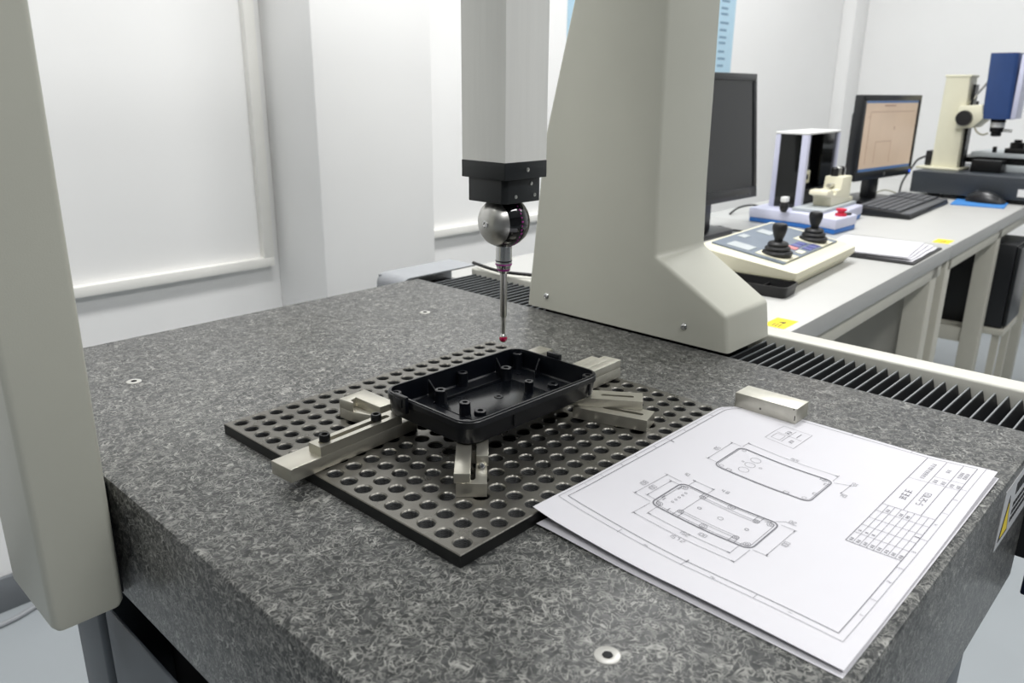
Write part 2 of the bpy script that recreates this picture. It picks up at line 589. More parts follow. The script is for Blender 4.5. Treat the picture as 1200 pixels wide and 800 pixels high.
# ------------------------------------------------------------------ bridge: column, leg, beam
br = Thing('machine_bridge', 'pale grey-green bridge with thick right column and slim left leg', 'measuring machine', (0.2, 0.0, 0.73), world=True)
CX0, CX1 = 0.479, 0.5895
prof = [(0.1115, 0.80), (0.086, 1.038), (0.030, 1.256), (0.012, 1.40), (0.012, 1.64), (-0.085, 1.64), (-0.0855, 1.19), (-0.0875, 0.995), (-0.0905, 0.917), (-0.186, 0.864), (-0.1955, 0.80)]
c = MB().prism(prof, 'x', CX0, CX1, bev=0.005, seg=4, ang=8)
bmesh.ops.bisect_plane(c.bm, geom=c.bm.verts[:] + c.bm.edges[:] + c.bm.faces[:], plane_co=(0, 0, 0.8217), plane_no=(0, 0, -1), clear_outer=True)
bmesh.ops.holes_fill(c.bm, edges=[e for e in c.bm.edges if e.is_boundary])
for v in c.bm.verts:      # the foot narrows towards its front
    if v.co.x > 0.53 and v.co.y < -0.09:
        v.co.x -= 0.010 * (-0.09 - v.co.y) / 0.105
colo = br.part('column', c, 'machine_paint')
for (px, pz) in ((0.075, 0.8395), (-0.1345, 0.8415)):
    sc = MB()
    sc.lathe([(0.0042, 0), (0.0042, -0.0006), (0.0030, -0.0022), (0.0016, -0.0026), (0.0016, -0.0012), (0.00001, -0.0012)], (CX0, px, pz), 16, axis='x')
    br.part('screw', sc, 'bright_steel', parent=colo, label='round-head steel screw')
br.part('bearing_block', MB().box(CX0 + 0.008, CX1 - 0.02, -0.172, 0.082, 0.794, 0.8215), 'dark_gap')
lg = MB()
# slim leg outside the granite, tapering slightly
ring = []
for z, x0, x1, y0, y1 in ((0.731, -0.1685, -0.1245, -0.034, 0.056), (0.735, -0.1712, -0.1222, -0.0345, 0.0585), (1.0, -0.1725, -0.121, -0.0345, 0.060), (1.64, -0.175, -0.118, -0.0345, 0.063)):
    ring.append([(x, yy, z) for x, yy in rrect(x0, x1, y0, y1, 0.0048, 4)])
lg.loft(ring)
br.part('leg', lg, 'machine_paint')
br.part('leg_shade_block', MB().box(-0.1185, XL - 0.0006, -0.004, 0.055, 0.722, 0.8175), 'dark_gap')  # added black block paints the shade on the granite beside the leg
br.part('beam', MB().box(-0.19, CX1 + 0.01, -0.045, 0.085, 1.641, 1.80, bev=0.01, seg=3), 'machine_paint')
br.part('carriage', MB().box(0.17, 0.33, -0.135, -0.047, 1.58, 1.86, bev=0.012, seg=3), 'machine_paint')

# ------------------------------------------------------------------ ram with the probe head
QX, QY = 0.2461, -0.0700
rm = Thing('probe_ram', 'square silver ram with ball-shaped probe head and ruby-tipped stylus', 'probe', (QX, QY, 0.86), world=True)
hs = 0.0278
rm.part('ram', MB().prism(rrect(QX - hs, QX + hs, QY - hs, QY + hs, 0.0012, 2), 'z', 1.0379, 1.5795), 'ram_anodised')
hb = 0.0282
mt = MB().prism(rrect(QX - hb, QX + hb, QY - hb, QY + hb, 0.0012, 2), 'z', 1.0225, 1.0378, bev=0.0006)
mo = rm.part('mount_plate', mt, 'black_anodised')
h2 = 0.0235
lo = MB()
pts = [(QX - h2, QY - h2 + 0.006), (QX - h2 + 0.006, QY - h2), (QX + h2, QY - h2), (QX + h2, QY + h2), (QX - h2, QY + h2)]
pts = [(QX - h2 + 0.0045, QY - h2), (QX + h2, QY - h2), (QX + h2, QY + h2), (QX - h2, QY + h2), (QX - h2, QY - h2 + 0.0045)]
lo.prism(pts, 'z', 1.0005, 1.0226, bev=0.0008)
mb2 = rm.part('mount_body', lo, 'black_anodised')


def face_screw(parent, x, y, z, r=0.0017):
    s = MB().lathe([(r, 0), (r, -0.0004), (r * .55, -0.0006), (r * .5, -0.0001), (0.00001, -0.0001)], (x, y, z), 14, axis='y')
    rm.part('screw', s, 'satin_steel', parent=parent)


face_screw(mo, QX + 0.0015, QY - hb, 1.0305, 0.002)
face_screw(mb2, QX + 0.0115, QY - h2, 1.0172)
face_screw(mb2, QX - 0.009, QY - h2, 1.0065)
face_screw(mb2, QX + 0.0165, QY - h2, 1.0065)
# ball-shaped head: silver cap half facing left, black band, silver edge
BZ, BR = 0.9805, 0.0247
hd = rm.part('swivel_neck', MB().lathe([(0.012, 0), (0.012, 0.01)], (QX, QY, 0.9945), 24), 'black_anodised')
head_rot = Matrix.Translation((QX, QY, BZ)) @ Matrix.Rotation(R(0), 4, 'Z')


def sph_slice(a0, a1, r, n=14, inner=None):
    """lathe profile around x from polar angle a0..a1 measured from -x"""
    return [(r * math.sin(R(a0 + (a1 - a0) * k / n)), -r * math.cos(R(a0 + (a1 - a0) * k / n))) for k in range(n + 1)]


cap_ = MB().lathe(sph_slice(0.3, 57, BR), (0, 0, 0), 40, axis='x', M=head_rot)
capo = rm.part('head_shell', cap_, 'satin_steel')
pin = MB().lathe([(0.0034, 0), (0.0034, -0.0012), (0.0022, -0.0014), (0.0020, -0.0004), (0.00001, -0.0004)], (-BR * 0.985, 0, 0), 16, axis='x', M=head_rot)
rm.part('pivot_screw', pin, 'bright_steel', parent=capo)
band = MB().lathe(sph_slice(57, 121, BR * 0.985), (0, 0, 0), 40, axis='x', M=head_rot)
bando = rm.part('black_band', band, 'black_gloss')
ring_ = MB().lathe(sph_slice(121, 179.7, BR), (0, 0, 0), 40, axis='x', M=head_rot)
rm.part('end_cap', ring_, 'satin_steel')
# purple graduation around the band
gr = MB()
for k in range(15):
    a = R(-240 + k * 9)
    th = R(88)
    rr = BR * 0.99
    x = -rr * math.cos(th)
    cy, cz = rr * math.sin(th) * math.cos(a), rr * math.sin(th) * math.sin(a)
    gr.box(-0.0006, 0.0006 if k % 3 else 0.0018, -0.0008, 0.0008, -0.0003, 0.0003, M=head_rot @ Matrix.Translation((x, cy, cz)) @ Matrix.Rotation(a + R(-90), 4, 'X') @ Matrix.Rotation(R(0), 4, 'Y'))
rm.part('scale_marks', gr, 'purple', parent=bando)
# probe module
pbm = MB().lathe([(0.0078, 0.0), (0.0078, 0.015)], (QX, QY, 0.9435), 28)
mod = rm.part('probe_module', pbm, 'bright_steel')
rm.part('black_ring', MB().lathe([(0.0080, 0), (0.0080, 0.0012)], (QX, QY, 0.9425), 28), 'black_anodised', parent=mod)
tp = MB().lathe([(0.0076, 0.0), (0.0079, -0.0026), (0.0058, -0.0085), (0.0046, -0.0112), (0.0034, -0.0114)], (QX, QY, 0.9424), 28)
cone = rm.part('stylus_holder', tp, 'bright_steel')
rm.part('purple_ring', MB().lathe([(0.0081, 0), (0.0081, -0.0012)], (QX, QY, 0.9405), 28), 'purple', parent=cone)
rm.part('purple_ring', MB().lathe([(0.0066, 0), (0.0060, -0.0016)], (QX, QY, 0.9352), 28), 'purple', parent=cone)
sty = MB().lathe([(0.0034, 0.931), (0.0034, 0.8885), (0.0028, 0.8868), (0.0024, 0.8868), (0.0018, 0.8675)], (QX, QY, 0), 20)
sto = rm.part('stylus', sty, 'satin_steel')
rm.part('tip_cup', MB().lathe([(0.0022, 0.8694), (0.0031, 0.8680), (0.0037, 0.8662)], (QX, QY, 0), 20), 'bright_steel', parent=sto)
rm.part('ruby_ball', MB().ball((QX, QY, 0.8648), 0.0041, 24), 'ruby', label='polished dark red ruby ball')

# ------------------------------------------------------------------ fixture plate with threaded holes
S = 0.0168
fp = Thing('fixture_plate', 'grey steel fixture plate full of threaded holes on the granite', 'fixture plate', (0, 0, GZ + 0.0001), rz=R(0.755))


def hole_plate():
    N = 20
    verts, faces, cache, dark = [], [], {}, []
    T = PT - GZ - 0.0001

    def V(x, y, z, key=None):
        if key is not None and key in cache:
            return cache[key]
        verts.append((x, y, z))
        if key is not None:
            cache[key] = len(verts) - 1
        return len(verts) - 1
    dirs = []
    for k in range(N):
        a = 2 * math.pi * (k + 0.5) / N
        dirs.append((math.cos(a), math.sin(a)))
    prof = [(0.0066, 0.0), (0.0058, -0.0009)]
    z = -0.0009
    while z > -0.0078:
        prof += [(0.0050, z - 0.0007), (0.0058, z - 0.0014)]
        z -= 0.0014
    h = S / 2
    # square outline points: corners inserted
    for i in range(19):
        for j in range(17):
            cx, cy = i * S, -j * S
            rings = []
            sq = []
            for (dx, dy) in dirs:
                mxx = max(abs(dx), abs(dy))
                sq.append(V(cx + dx / mxx * h, cy + dy / mxx * h, T, (round((cx + dx / mxx * h) * 1e6), round((cy + dy / mxx * h) * 1e6))))
            rings.append(sq)
            for (r, dz) in prof:
                rings.append([V(cx + dx * r, cy + dy * r, T + dz) for dx, dy in dirs])
            for q, (a, b) in enumerate(zip(rings[:-1], rings[1:])):
                for k in range(N):
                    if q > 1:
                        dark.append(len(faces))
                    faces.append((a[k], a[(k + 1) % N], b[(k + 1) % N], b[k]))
            dark.append(len(faces))  # dark floor stands in for the shaded granite below the hole
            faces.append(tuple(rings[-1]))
            # corner triangles of the square
            for sx, sy in ((1, 1), (-1, 1), (-1, -1), (1, -1)):
                kk = [k for k in range(N) if dirs[k][0] * sx > 0 and dirs[k][1] * sy > 0]
                # the two outline points nearest the corner, in order
                best = sorted(kk, key=lambda k: -(dirs[k][0] * sx * dirs[k][1] * sy))
                a = math.atan2(sy, sx)
                prev = max((k for k in range(N)), key=lambda k: -((a - 2 * math.pi * (k + .5) / N) % (2 * math.pi)))
                nxt = (prev + 1) % N
                cv = V(cx + sx * h, cy + sy * h, T, (round((cx + sx * h) * 1e6), round((cy + sy * h) * 1e6)))
                if cv not in (sq[prev], sq[nxt]):
                    faces.append((sq[prev], cv, sq[nxt]))
    # rim around the hole field
    x0, x1, y0, y1 = -h, 18 * S + h, -16 * S - h, h
    X0, X1, Y0, Y1 = -0.65 * S, 18.63 * S, -16.57 * S, 0.52 * S
    c_ = 0.0006
    inn = [V(*p, T) for p in ((x0, y0), (x1, y0), (x1, y1), (x0, y1))]
    top = [V(*p, T) for p in ((X0 + c_, Y0 + c_), (X1 - c_, Y0 + c_), (X1 - c_, Y1 - c_), (X0 + c_, Y1 - c_))]
    cha = [V(*p, T - c_) for p in ((X0, Y0), (X1, Y0), (X1, Y1), (X0, Y1))]
    bot = [V(*p, 0) for p in ((X0, Y0), (X1, Y0), (X1, Y1), (X0, Y1))]
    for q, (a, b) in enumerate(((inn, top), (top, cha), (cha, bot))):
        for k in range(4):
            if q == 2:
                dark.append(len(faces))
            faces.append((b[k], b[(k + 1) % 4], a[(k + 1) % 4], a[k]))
    me = bpy.data.meshes.new('plate_body')
    me.from_pydata(verts, [], faces)
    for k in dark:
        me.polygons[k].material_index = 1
    bm = bmesh.new()
    bm.from_mesh(me)
    bpy.data.meshes.remove(me)
    bmesh.ops.recalc_face_normals(bm, faces=bm.faces)
    return bm


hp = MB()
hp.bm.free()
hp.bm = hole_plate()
hp.mats = ['plate_steel', 'dark_steel_and_shade']
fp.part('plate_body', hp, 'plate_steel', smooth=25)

# ------------------------------------------------------------------ clamps and blocks on the plate
def hex_screw(th, x, y, z, r=0.0042, h=0.0055, parent=None):
    s = MB()
    hexr = r * 0.52
    s.lathe([(r * .92, 0), (r, 0.0003), (r, h - 0.0006), (r * .9, h), (r * .6, h), (r * .55, h - 0.0025), (0.00001, h - 0.0025)], (x, y, z), 20)
    return th.part('socket_screw', s, 'black_oxide', parent=parent)


def slotted(mb, x0, x1, y0, y1, z0, z1, sx0, sx1, sr, bev=0.0004, yc=None):
    """bar with a through slot, built as a ring of strips around the slot"""
    yc = (y0 + y1) / 2 if yc is None else yc
    inner = slot_pts(sx0, sx1, yc, sr, 8)
    n = len(inner)
    outer = []
    for (px, py) in inner:
        # project to rectangle
        if px > sx1 - sr + 1e-9 and abs(py - yc) < sr * 0.72:
            outer.append((x1, y0 + (y1 - y0) * (0.5 + (py - yc) / (sr * 1.44))))
        elif px < sx0 + sr - 1e-9 and abs(py - yc) < sr * 0.72:
            outer.append((x0, y0 + (y1 - y0) * (0.5 + (py - yc) / (sr * 1.44))))
        else:
            t_ = (px - sx0) / (sx1 - sx0)
            outer.append((x0 + (x1 - x0) * t_, y1 if py > yc else y0))
    # snap the points nearest each corner
    for cx, cy in ((x0, y0), (x0, y1), (x1, y0), (x1, y1)):
        k = min(range(n), key=lambda i: (outer[i][0] - cx) ** 2 + (outer[i][1] - cy) ** 2)
        outer[k] = (cx, cy)
    t = bmesh.new()
    L = []
    for z in (z0, z1):
        L.append(([t.verts.new((p[0], p[1], z)) for p in outer], [t.verts.new((p[0], p[1], z)) for p in inner]))
    for i in range(n):
        j = (i + 1) % n
        t.faces.new((L[1][0][i], L[1][0][j], L[1][1][j], L[1][1][i]))
        t.faces.new((L[0][0][j], L[0][0][i], L[0][1][i], L[0][1][j]))
        t.faces.new((L[0][0][i], L[0][0][j], L[1][0][j], L[1][0][i]))
        t.faces.new((L[0][1][j], L[0][1][i], L[1][1][i], L[1][1][j]))
    return mb._merge(t, 0)


B1 = 0.0102   # lower bar height
B2 = 0.0178   # top of second layer
# left clamp: long bar across the plate edge, slotted strap on top, two socket screws
cl = Thing('strap_clamp', 'long steel bar with slotted strap and two black socket screws, overhanging plate', 'clamp', (-0.030, -0.1137, PT), rz=R(4.0))
cl.part('base_bar', MB().box(0.0, 0.125, -0.0118, 0.0118, 0.0002, B1 + 0.0008, bev=0.0005), 'ground_steel')
st = MB()
slotted(st, 0.027, 0.108, -0.0116, 0.0026, B1 + 0.0008, B2 + 0.0009, 0.031, 0.100, 0.0027)
sto_ = cl.part('slotted_strap', st, 'ground_steel')
hex_screw(cl, 0.0365, -0.0045, B2 + 0.0010)
hex_screw(cl, 0.0870, -0.0045, B2 + 0.0010)
# notched block
nb = Thing('notched_block', 'flat steel block with a stepped notch under the left end of the black box', 'block', (0.0645, -0.0507, PT), rz=R(0))
pts = [(0.0, 0.0), (0.0025, -0.0165), (0.0115, -0.0085), (0.0118, -0.0505), (0.033, -0.0385), (0.028, 0.003)]
ptsA = [(0.0, 0.0), (0.0023, -0.0165), (0.0042, -0.0150), (0.0045, -0.0105), (0.0120, -0.0075), (0.0125, -0.0400), (0.0290, -0.0400), (0.0285, 0.0025)]
nb.part('body', MB().prism(ptsA, 'z', 0.0095, B2, bev=0.0004), 'ground_steel')
nb.part('lower_ledge', MB().prism([(0.0, 0.0), (0.0023, -0.0165), (0.010, -0.036), (0.0290, -0.0400), (0.0285, 0.0025)], 'z', 0.0002, 0.0095, bev=0.0003), 'ground_steel')
# clamp pointing at the camera under the near corner of the box
fc = Thing('step_clamp', 'two-level slotted steel clamp under the near corner of the black box', 'clamp', (0.0474, -0.2314, PT), rz=R(45))
f1 = MB()
slotted(f1, 0.0, 0.072, -0.0108, 0.0108, 0.0002, B1, 0.006, 0.052, 0.0027)
fc.part('base_bar', f1, 'ground_steel')
fc.part('top_bar', MB().box(0.0005, 0.066, 0.0008, 0.0122, B1 + 0.0002, B2, bev=0.0004), 'ground_steel')
fc.part('short_jaw', MB().box(0.0285, 0.066, -0.0118, -0.0030, B1 - 0.0008, B2, bev=0.0004), 'ground_steel')
ss = MB().lathe([(0.0026, 0), (0.0026, 0.0025), (0.0015, 0.0042), (0.00001, 0.0044)], (0.0235, -0.0068, B1), 16)
fc.part('set_screw', ss, 'bright_steel')
# crossed slotted bars at the right end
up_ = Thing('slotted_bar', 'upper slotted steel bar lying across another, right of the black box', 'block', (0.2495, -0.2345, PT + B1), rz=R(124.5), group='slotted steel bars right of the box')
u1 = MB()
slotted(u1, 0.0, 0.062, -0.0102, 0.0102, 0.0002, B2 - B1 + 0.0002, 0.0075, 0.036, 0.0019)
up_.part('bar', u1, 'ground_steel')
lw_ = Thing('slotted_bar', 'lower slotted steel bar beneath a crossed one, right of the black box', 'block', (0.2357, -0.2527, PT), rz=R(107.5), group='slotted steel bars right of the box')
l1 = MB()
slotted(l1, 0.0, 0.066, -0.0114, 0.0114, 0.0002, B1, 0.0065, 0.042, 0.0021)
lw_.part('bar', l1, 'ground_steel')
# bars behind the far end
fb = Thing('ridged_block', 'steel block with long ridges sticking out behind the far right box corner', 'block', (0.226, -0.1520, PT), rz=R(2))
fb.part('base', MB().box(0, 0.0915, -0.0135, 0.0165, 0.0002, B1, bev=0.0004), 'worn_steel')
fb.part('ridge', MB().box(0, 0.0910, -0.0135, -0.0035, B1, B2 + .0004, bev=0.0004), 'worn_steel')
fb.part('ridge', MB().box(0, 0.0912, -0.0030, 0.0065, B1, B2, bev=0.0004), 'worn_steel')
fb.part('ridge', MB().box(0, 0.0835, 0.0070, 0.0165, B1, B2 - .0006, bev=0.0004), 'worn_steel')
sb = Thing('small_block', 'small steel block behind the far side tab of the black box', 'block', (0.262, -0.085, PT), rz=R(2))
sb.part('body', MB().box(-0.012, 0.034, -0.0085, 0.0085, 0.0002, B2, bev=0.0005), 'ground_steel')

# ------------------------------------------------------------------ black enclosure tray
ZB, ZR = B2 + 0.0003, B2 + 0.0203
bx = Thing('black_enclosure', 'open black plastic enclosure tray with screw bosses propped on steel blocks', 'enclosure', (0.1512, -0.1520, PT), rz=R(-0.6))
HX, HY, HR = 0.0800, 0.0520, 0.0150
sh = MB()


def rr3(hx, hy, r, z, n=8):
    return [(x, yy, z) for x, yy in rrect(-hx, hx, -hy, hy, r, n)]


rings = [rr3(HX - 0.004, HY - 0.004, HR - .002, ZB), rr3(HX - 0.0022, HY - 0.0022, HR - .001, ZB + 0.0016), rr3(HX - 0.0008, HY - 0.0008, HR, ZR - 0.0062), rr3(HX, HY, HR, ZR - 0.0058), rr3(HX, HY, HR, ZR - 0.0012), rr3(HX - 0.0005, HY - 0.0005, HR - .0005, ZR - 0.0007), rr3(HX - 0.0014, HY - 0.0014, HR - .0014, ZR - 0.0007), rr3(HX - 0.0014, HY - 0.0014, HR - .0014, ZR), rr3(HX - 0.0030, HY - 0.0030, HR - .003, ZR), rr3(HX - 0.0034, HY - 0.0034, HR - .0034, ZR - 0.003), rr3(HX - 0.0042, HY - 0.0042, HR - .0042, ZB + 0.0035), rr3(HX - 0.0055, HY - 0.0055, HR - .0055, ZB + 0.0022)]
sh.loft(rings, cap0=True, cap1=True)
bx.part('shell', sh, 'black_plastic')
FZ = ZB + 0.0022
bx.part('raised_floor', MB().box(-0.043, 0.046, -0.026, 0.0285, FZ, FZ + 0.0006, bev=0.0003), 'black_plastic_floor')


def boss(x, y, r, z1, z0=FZ, hole=True):
    b_ = MB().lathe([(r * 1.06, 0), (r, z1 - z0 - 0.0004), (r * .92, z1 - z0), (r * .5, z1 - z0), (r * .45, z1 - z0 - 0.003), (0.00001, z1 - z0 - 0.003)], (x, y, z0), 20)
    return bx.part('screw_boss', b_, 'black_plastic')


for sx in (-1, 1):
    boss(sx * 0.0390 + 0.003, 0.0280, 0.0050, ZR - 0.006)
    for sy in (-1, 1):
        boss(sx * 0.0715, sy * 0.0420, 0.0046, ZR - 0.0025)
for sy in (-1, 1):
    boss(0.004, sy * 0.0445, 0.0046, ZR - 0.005)
boss(-0.0390, -0.0050, 0.0045, FZ + 0.0110)
boss(0.0330, -0.0085, 0.0040, FZ + 0.0110)
boss(-0.0305, -0.0140, 0.0050, FZ + 0.0040)
boss(0.0575, -0.0150, 0.0050, FZ + 0.0040)
boss(0.0065, 0.0020, 0.0040, FZ + 0.0012)
boss(0.0605, 0.0295, 0.0022, FZ + 0.0012)
for (xa, ya, xb, yb) in ((-0.0330, 0.0465, -0.0360, 0.033), (0.0480, 0.0465, 0.0420, 0.033), (0.0755, 0.018, 0.0640, 0.012), (0.042, -0.0465, 0.042, -0.033), (-0.036, -0.0465, -0.036, -0.033)):
    d = Vector((xb - xa, yb - ya, 0))
    n_ = Vector((-d.y, d.x, 0)).normalized() * 0.0006
    rb = MB()
    rb.loft([[Vector((xa, ya, zz)) + n_, Vector((xa, ya, zz)) - n_, Vector((xb, yb, z2)) - n_, Vector((xb, yb, z2)) + n_] for zz, z2 in ((FZ, FZ), (ZR - 0.003, ZR - 0.010))])
    bx.part('rib', rb, 'black_plastic')
bx.part('rib', MB().box(-0.043, 0.046, 0.0290, 0.0300, FZ, FZ + 0.0022, bev=0.0002), 'black_plastic')
bx.part('rib', MB().box(-0.043, 0.046, -0.0300, -0.0290, FZ, FZ + 0.0022, bev=0.0002), 'black_plastic')
for sx, yy in ((-1, 0.0225), (1, 0.006)):
    tbb = MB()
    tbb.box(sx * (HX + 0.0021) - 0.0018, sx * (HX + 0.0021) + 0.0018, yy - 0.0078, yy + 0.0078, ZR - 0.0105, ZR + 0.0034, bev=0.0006)
    tbb.box(sx * (HX + 0.0042) - 0.0006, sx * (HX + 0.0042) + 0.0006, yy - 0.0040, yy + 0.0040, ZR - 0.006, ZR + 0.001, bev=0.0003)
    bx.part('clip_tab', tbb, 'black_plastic')
for x in (-0.0300, 0.0625):
    bx.part('side_groove', MB().box(x - 0.0006, x + 0.0006, -HY - 0.0001, -HY + 0.0012, ZB + 0.004, ZR - 0.0062), 'dark_gap')

# ------------------------------------------------------------------ drawing sheets
PX, PY = 0.0620, -0.4845   # near left corner of the A4 sheet


def smooth(a, b, t):
    t = min(1, max(0, (t - a) / (b - a)))
    return t * t * (3 - 2 * t)


def ztop(u, v):
    z = 0.0022
    z += 0.0086 * max(0, (v - 110) / 96) ** 1.6 * (1 - smooth(242, 290, u))
    z += 0.0028 * (1 - smooth(0, 60, u)) * (0.35 + 0.65 * abs(math.sin(v / 210 * 3.4)))
    z += 0.0030 * (1 - smooth(0, 55, v)) * smooth(120, 297, u)
    z += 0.0003 * math.sin(u / 31) * math.sin(v / 23)
    return GZ + z


def zbot(u, v):
    z = 0.0006
    z += 0.0022 * (1 - smooth(0, 40, u)) * smooth(120, 205, v)
    z += 0.0010 * (1 - smooth(0, 40, v)) * smooth(100, 297, u)
    return GZ + z


def sheet(zf, du, dv, rot, W=297.0, H=210.0, th=0.00022):
    nx, ny = 90, 66
    verts, faces = [], []

    def P(u, v):
        x, y_ = (u - 148.5), (v - 105)
        c, s = math.cos(rot), math.sin(rot)
        return (PX + (148.5 + x * c - y_ * s + du) / 1000, PY + (105 + x * s + y_ * c + dv) / 1000)
    for lay in (0, 1):
        for j in range(ny + 1):
            for i in range(nx + 1):
                u, v = W * i / nx, H * j / ny
                x, y_ = P(u, v)
                verts.append((x, y_, zf(u, v) - lay * th))
    K = (nx + 1) * (ny + 1)
    idx = lambda i, j, l: l * K + j * (nx + 1) + i
    for j in range(ny):
        for i in range(nx):
            faces.append((idx(i, j, 0), idx(i + 1, j, 0), idx(i + 1, j + 1, 0), idx(i, j + 1, 0)))
            faces.append((idx(i, j, 1), idx(i, j + 1, 1), idx(i + 1, j + 1, 1), idx(i + 1, j, 1)))
    for i in range(nx):
        faces.append((idx(i, 0, 1), idx(i + 1, 0, 1), idx(i + 1, 0, 0), idx(i, 0, 0)))
        faces.append((idx(i, ny, 0), idx(i + 1, ny, 0), idx(i + 1, ny, 1), idx(i, ny, 1)))
    for j in range(ny):
        faces.append((idx(0, j, 0), idx(0, j + 1, 0), idx(0, j + 1, 1), idx(0, j, 1)))
        faces.append((idx(nx, j, 1), idx(nx, j + 1, 1), idx(nx, j + 1, 0), idx(nx, j, 0)))
    me = bpy.data.meshes.new('t')
    me.from_pydata(verts, [], faces)
    mb = MB()
    mb.bm.from_mesh(me)
    bpy.data.meshes.remove(me)
    return mb, P


ds = Thing('drawing_sheet', 'top white sheet with the technical drawing of the enclosure', 'paper', (PX, PY, GZ), world=True)
mb, PF = sheet(ztop, 1.0, -0.3, 0.0)
ds.part('paper_sheet', mb, 'paper', smooth=60)
ds2 = Thing('paper_sheet', 'blank lower sheet of paper peeking out under the drawing', 'paper', (PX, PY, GZ), world=True)
mb, _ = sheet(zbot, -1.2, -1.8, R(-0.25), H=206)
ds2.part('paper_sheet', mb, 'paper', smooth=60)

INK = {'ink': ([], []), 'ink_dark': ([], [])}


def line(u0, v0, u1, v1, wd=0.28, ink='ink'):
    wd = max(wd, 0.30) * 1.15
    vs_, fs = INK[ink]
    L = math.hypot(u1 - u0, v1 - v0)
    if L < 1e-6:
        return
    n = max(1, int(L / 6))
    nx_, ny_ = -(v1 - v0) / L * wd / 2, (u1 - u0) / L * wd / 2
    base = len(vs_)
    for k in range(n + 1):
        t = k / n
        u, v = u0 + (u1 - u0) * t, v0 + (v1 - v0) * t
        for s in (-1, 1):
            uu, vv = u + s * nx_, v + s * ny_
            x, y_ = PF(uu, vv)
            vs_.append((x, y_, ztop(uu, vv) + 0.00030))
    for k in range(n):
        b = base + 2 * k
        fs.append((b, b + 2, b + 3, b + 1))


def poly(pts, wd=0.28, ink='ink', close=False):
    for a, b in zip(pts[:-1], pts[1:]):
        line(*a, *b, wd, ink)
    if close:
        line(*pts[-1], *pts[0], wd, ink)


def circ(u, v, r, wd=0.25, ink='ink', n=16):
    poly([(u + r * math.cos(2 * math.pi * k / n), v + r * math.sin(2 * math.pi * k / n)) for k in range(n)], wd, ink, True)


def arrow(u0, v0, u1, v1, wd=0.22):
    line(u0, v0, u1, v1, wd)
    L = math.hypot(u1 - u0, v1 - v0)
    du, dv = (u1 - u0) / L, (v1 - v0) / L
    for (a, b, s) in ((u0, v0, 1), (u1, v1, -1)):
        line(a, b, a + s * du * 2.4, b + s * dv * 2.4, 0.75, 'ink_dark')


SEG = {'0': 'abcdef', '1': 'bc', '2': 'abged', '3': 'abgcd', '4': 'fgbc', '5': 'afgcd', '6': 'afgedc', '7': 'abc', '8': 'abcdefg', '9': 'abcdfg', '.': '', 'S': 'afgcd', '-': 'g'}


def digits(txt, u, v, h, ang=0, ink='ink', wd=0.28):
    """seven-stroke figures; reading direction at ang in the sheet plane"""
    c, s = math.cos(ang), math.sin(ang)
    w_ = h * 0.5
    x = 0
    seg = {'a': (0, 2, 1, 2), 'b': (1, 2, 1, 1), 'c': (1, 1, 1, 0), 'd': (0, 0, 1, 0), 'e': (0, 0, 0, 1), 'f': (0, 1, 0, 2), 'g': (0, 1, 1, 1)}
    for ch in txt:
        if ch == '.':
            x += w_ * 0.6
            continue
        for k in SEG[ch]:
            x0, y0, x1, y1 = seg[k]
            p = [((x + x0 * w_), y0 * h / 2), ((x + x1 * w_), y1 * h / 2)]
            q = [(u + a * c - b * s, v + a * s + b * c) for a, b in p]
            line(*q[0], *q[1], wd, ink)
        x += w_ * 1.55


def glyphs(n, u, v, h, ink='ink', wd=0.26, seed=0):
    """square ideograph-like marks in a row along u, too small to be read in the photograph"""
    rnd = random.Random(seed)
    for k in range(n):
        x0 = u + k * h * 1.12
        for q in range(3):
            yy = v + h * (0.12 + 0.36 * q + rnd.uniform(-.05, .05))
            line(x0 + rnd.uniform(0, .2) * h, yy, x0 + h * rnd.uniform(.75, .98), yy, wd, ink)
        for q in range(rnd.choice((1, 2, 2))):
            xx = x0 + h * rnd.uniform(.25, .75)
            line(xx, v + rnd.uniform(0, .3) * h, xx, v + h * rnd.uniform(.75, 1), wd, ink)
        line(x0 + .1 * h, v, x0 + h * .45, v + h * .5, wd, ink)


# frame
poly([(27, 13.5), (292, 12.5), (292, 204), (30, 204)], 0.42, 'ink_dark', True)
poly([(21.5, 9), (297, 7.5), (296.5, 207.5), (24, 207.8)], 0.2, 'ink', True)
for k in range(1, 6):
    u = 27 + 265 * k / 6
    line(u, 204, u, 207.6, 0.22)
    line(u, 13, u, 8.6, 0.22)
    digits('%d' % k, u - 20, 9.6, 2.2, 0)
    digits('%d' % k, u - 20, 204.8, 2.0, 0)
for k in range(1, 4):
    v = 13 + 191 * k / 4
    line(27.5, v, 22, v, 0.22)
    line(292, v, 296.5, v, 0.22)
    digits('%d' % k, 23.6, v - 22, 2.2, 0)
line(160, 13.0, 160, 16.5, 0.7, 'ink_dark')
line(27.2, 108, 31, 108, 0.7, 'ink_dark')
line(160, 204, 160, 200.5, 0.7, 'ink_dark')
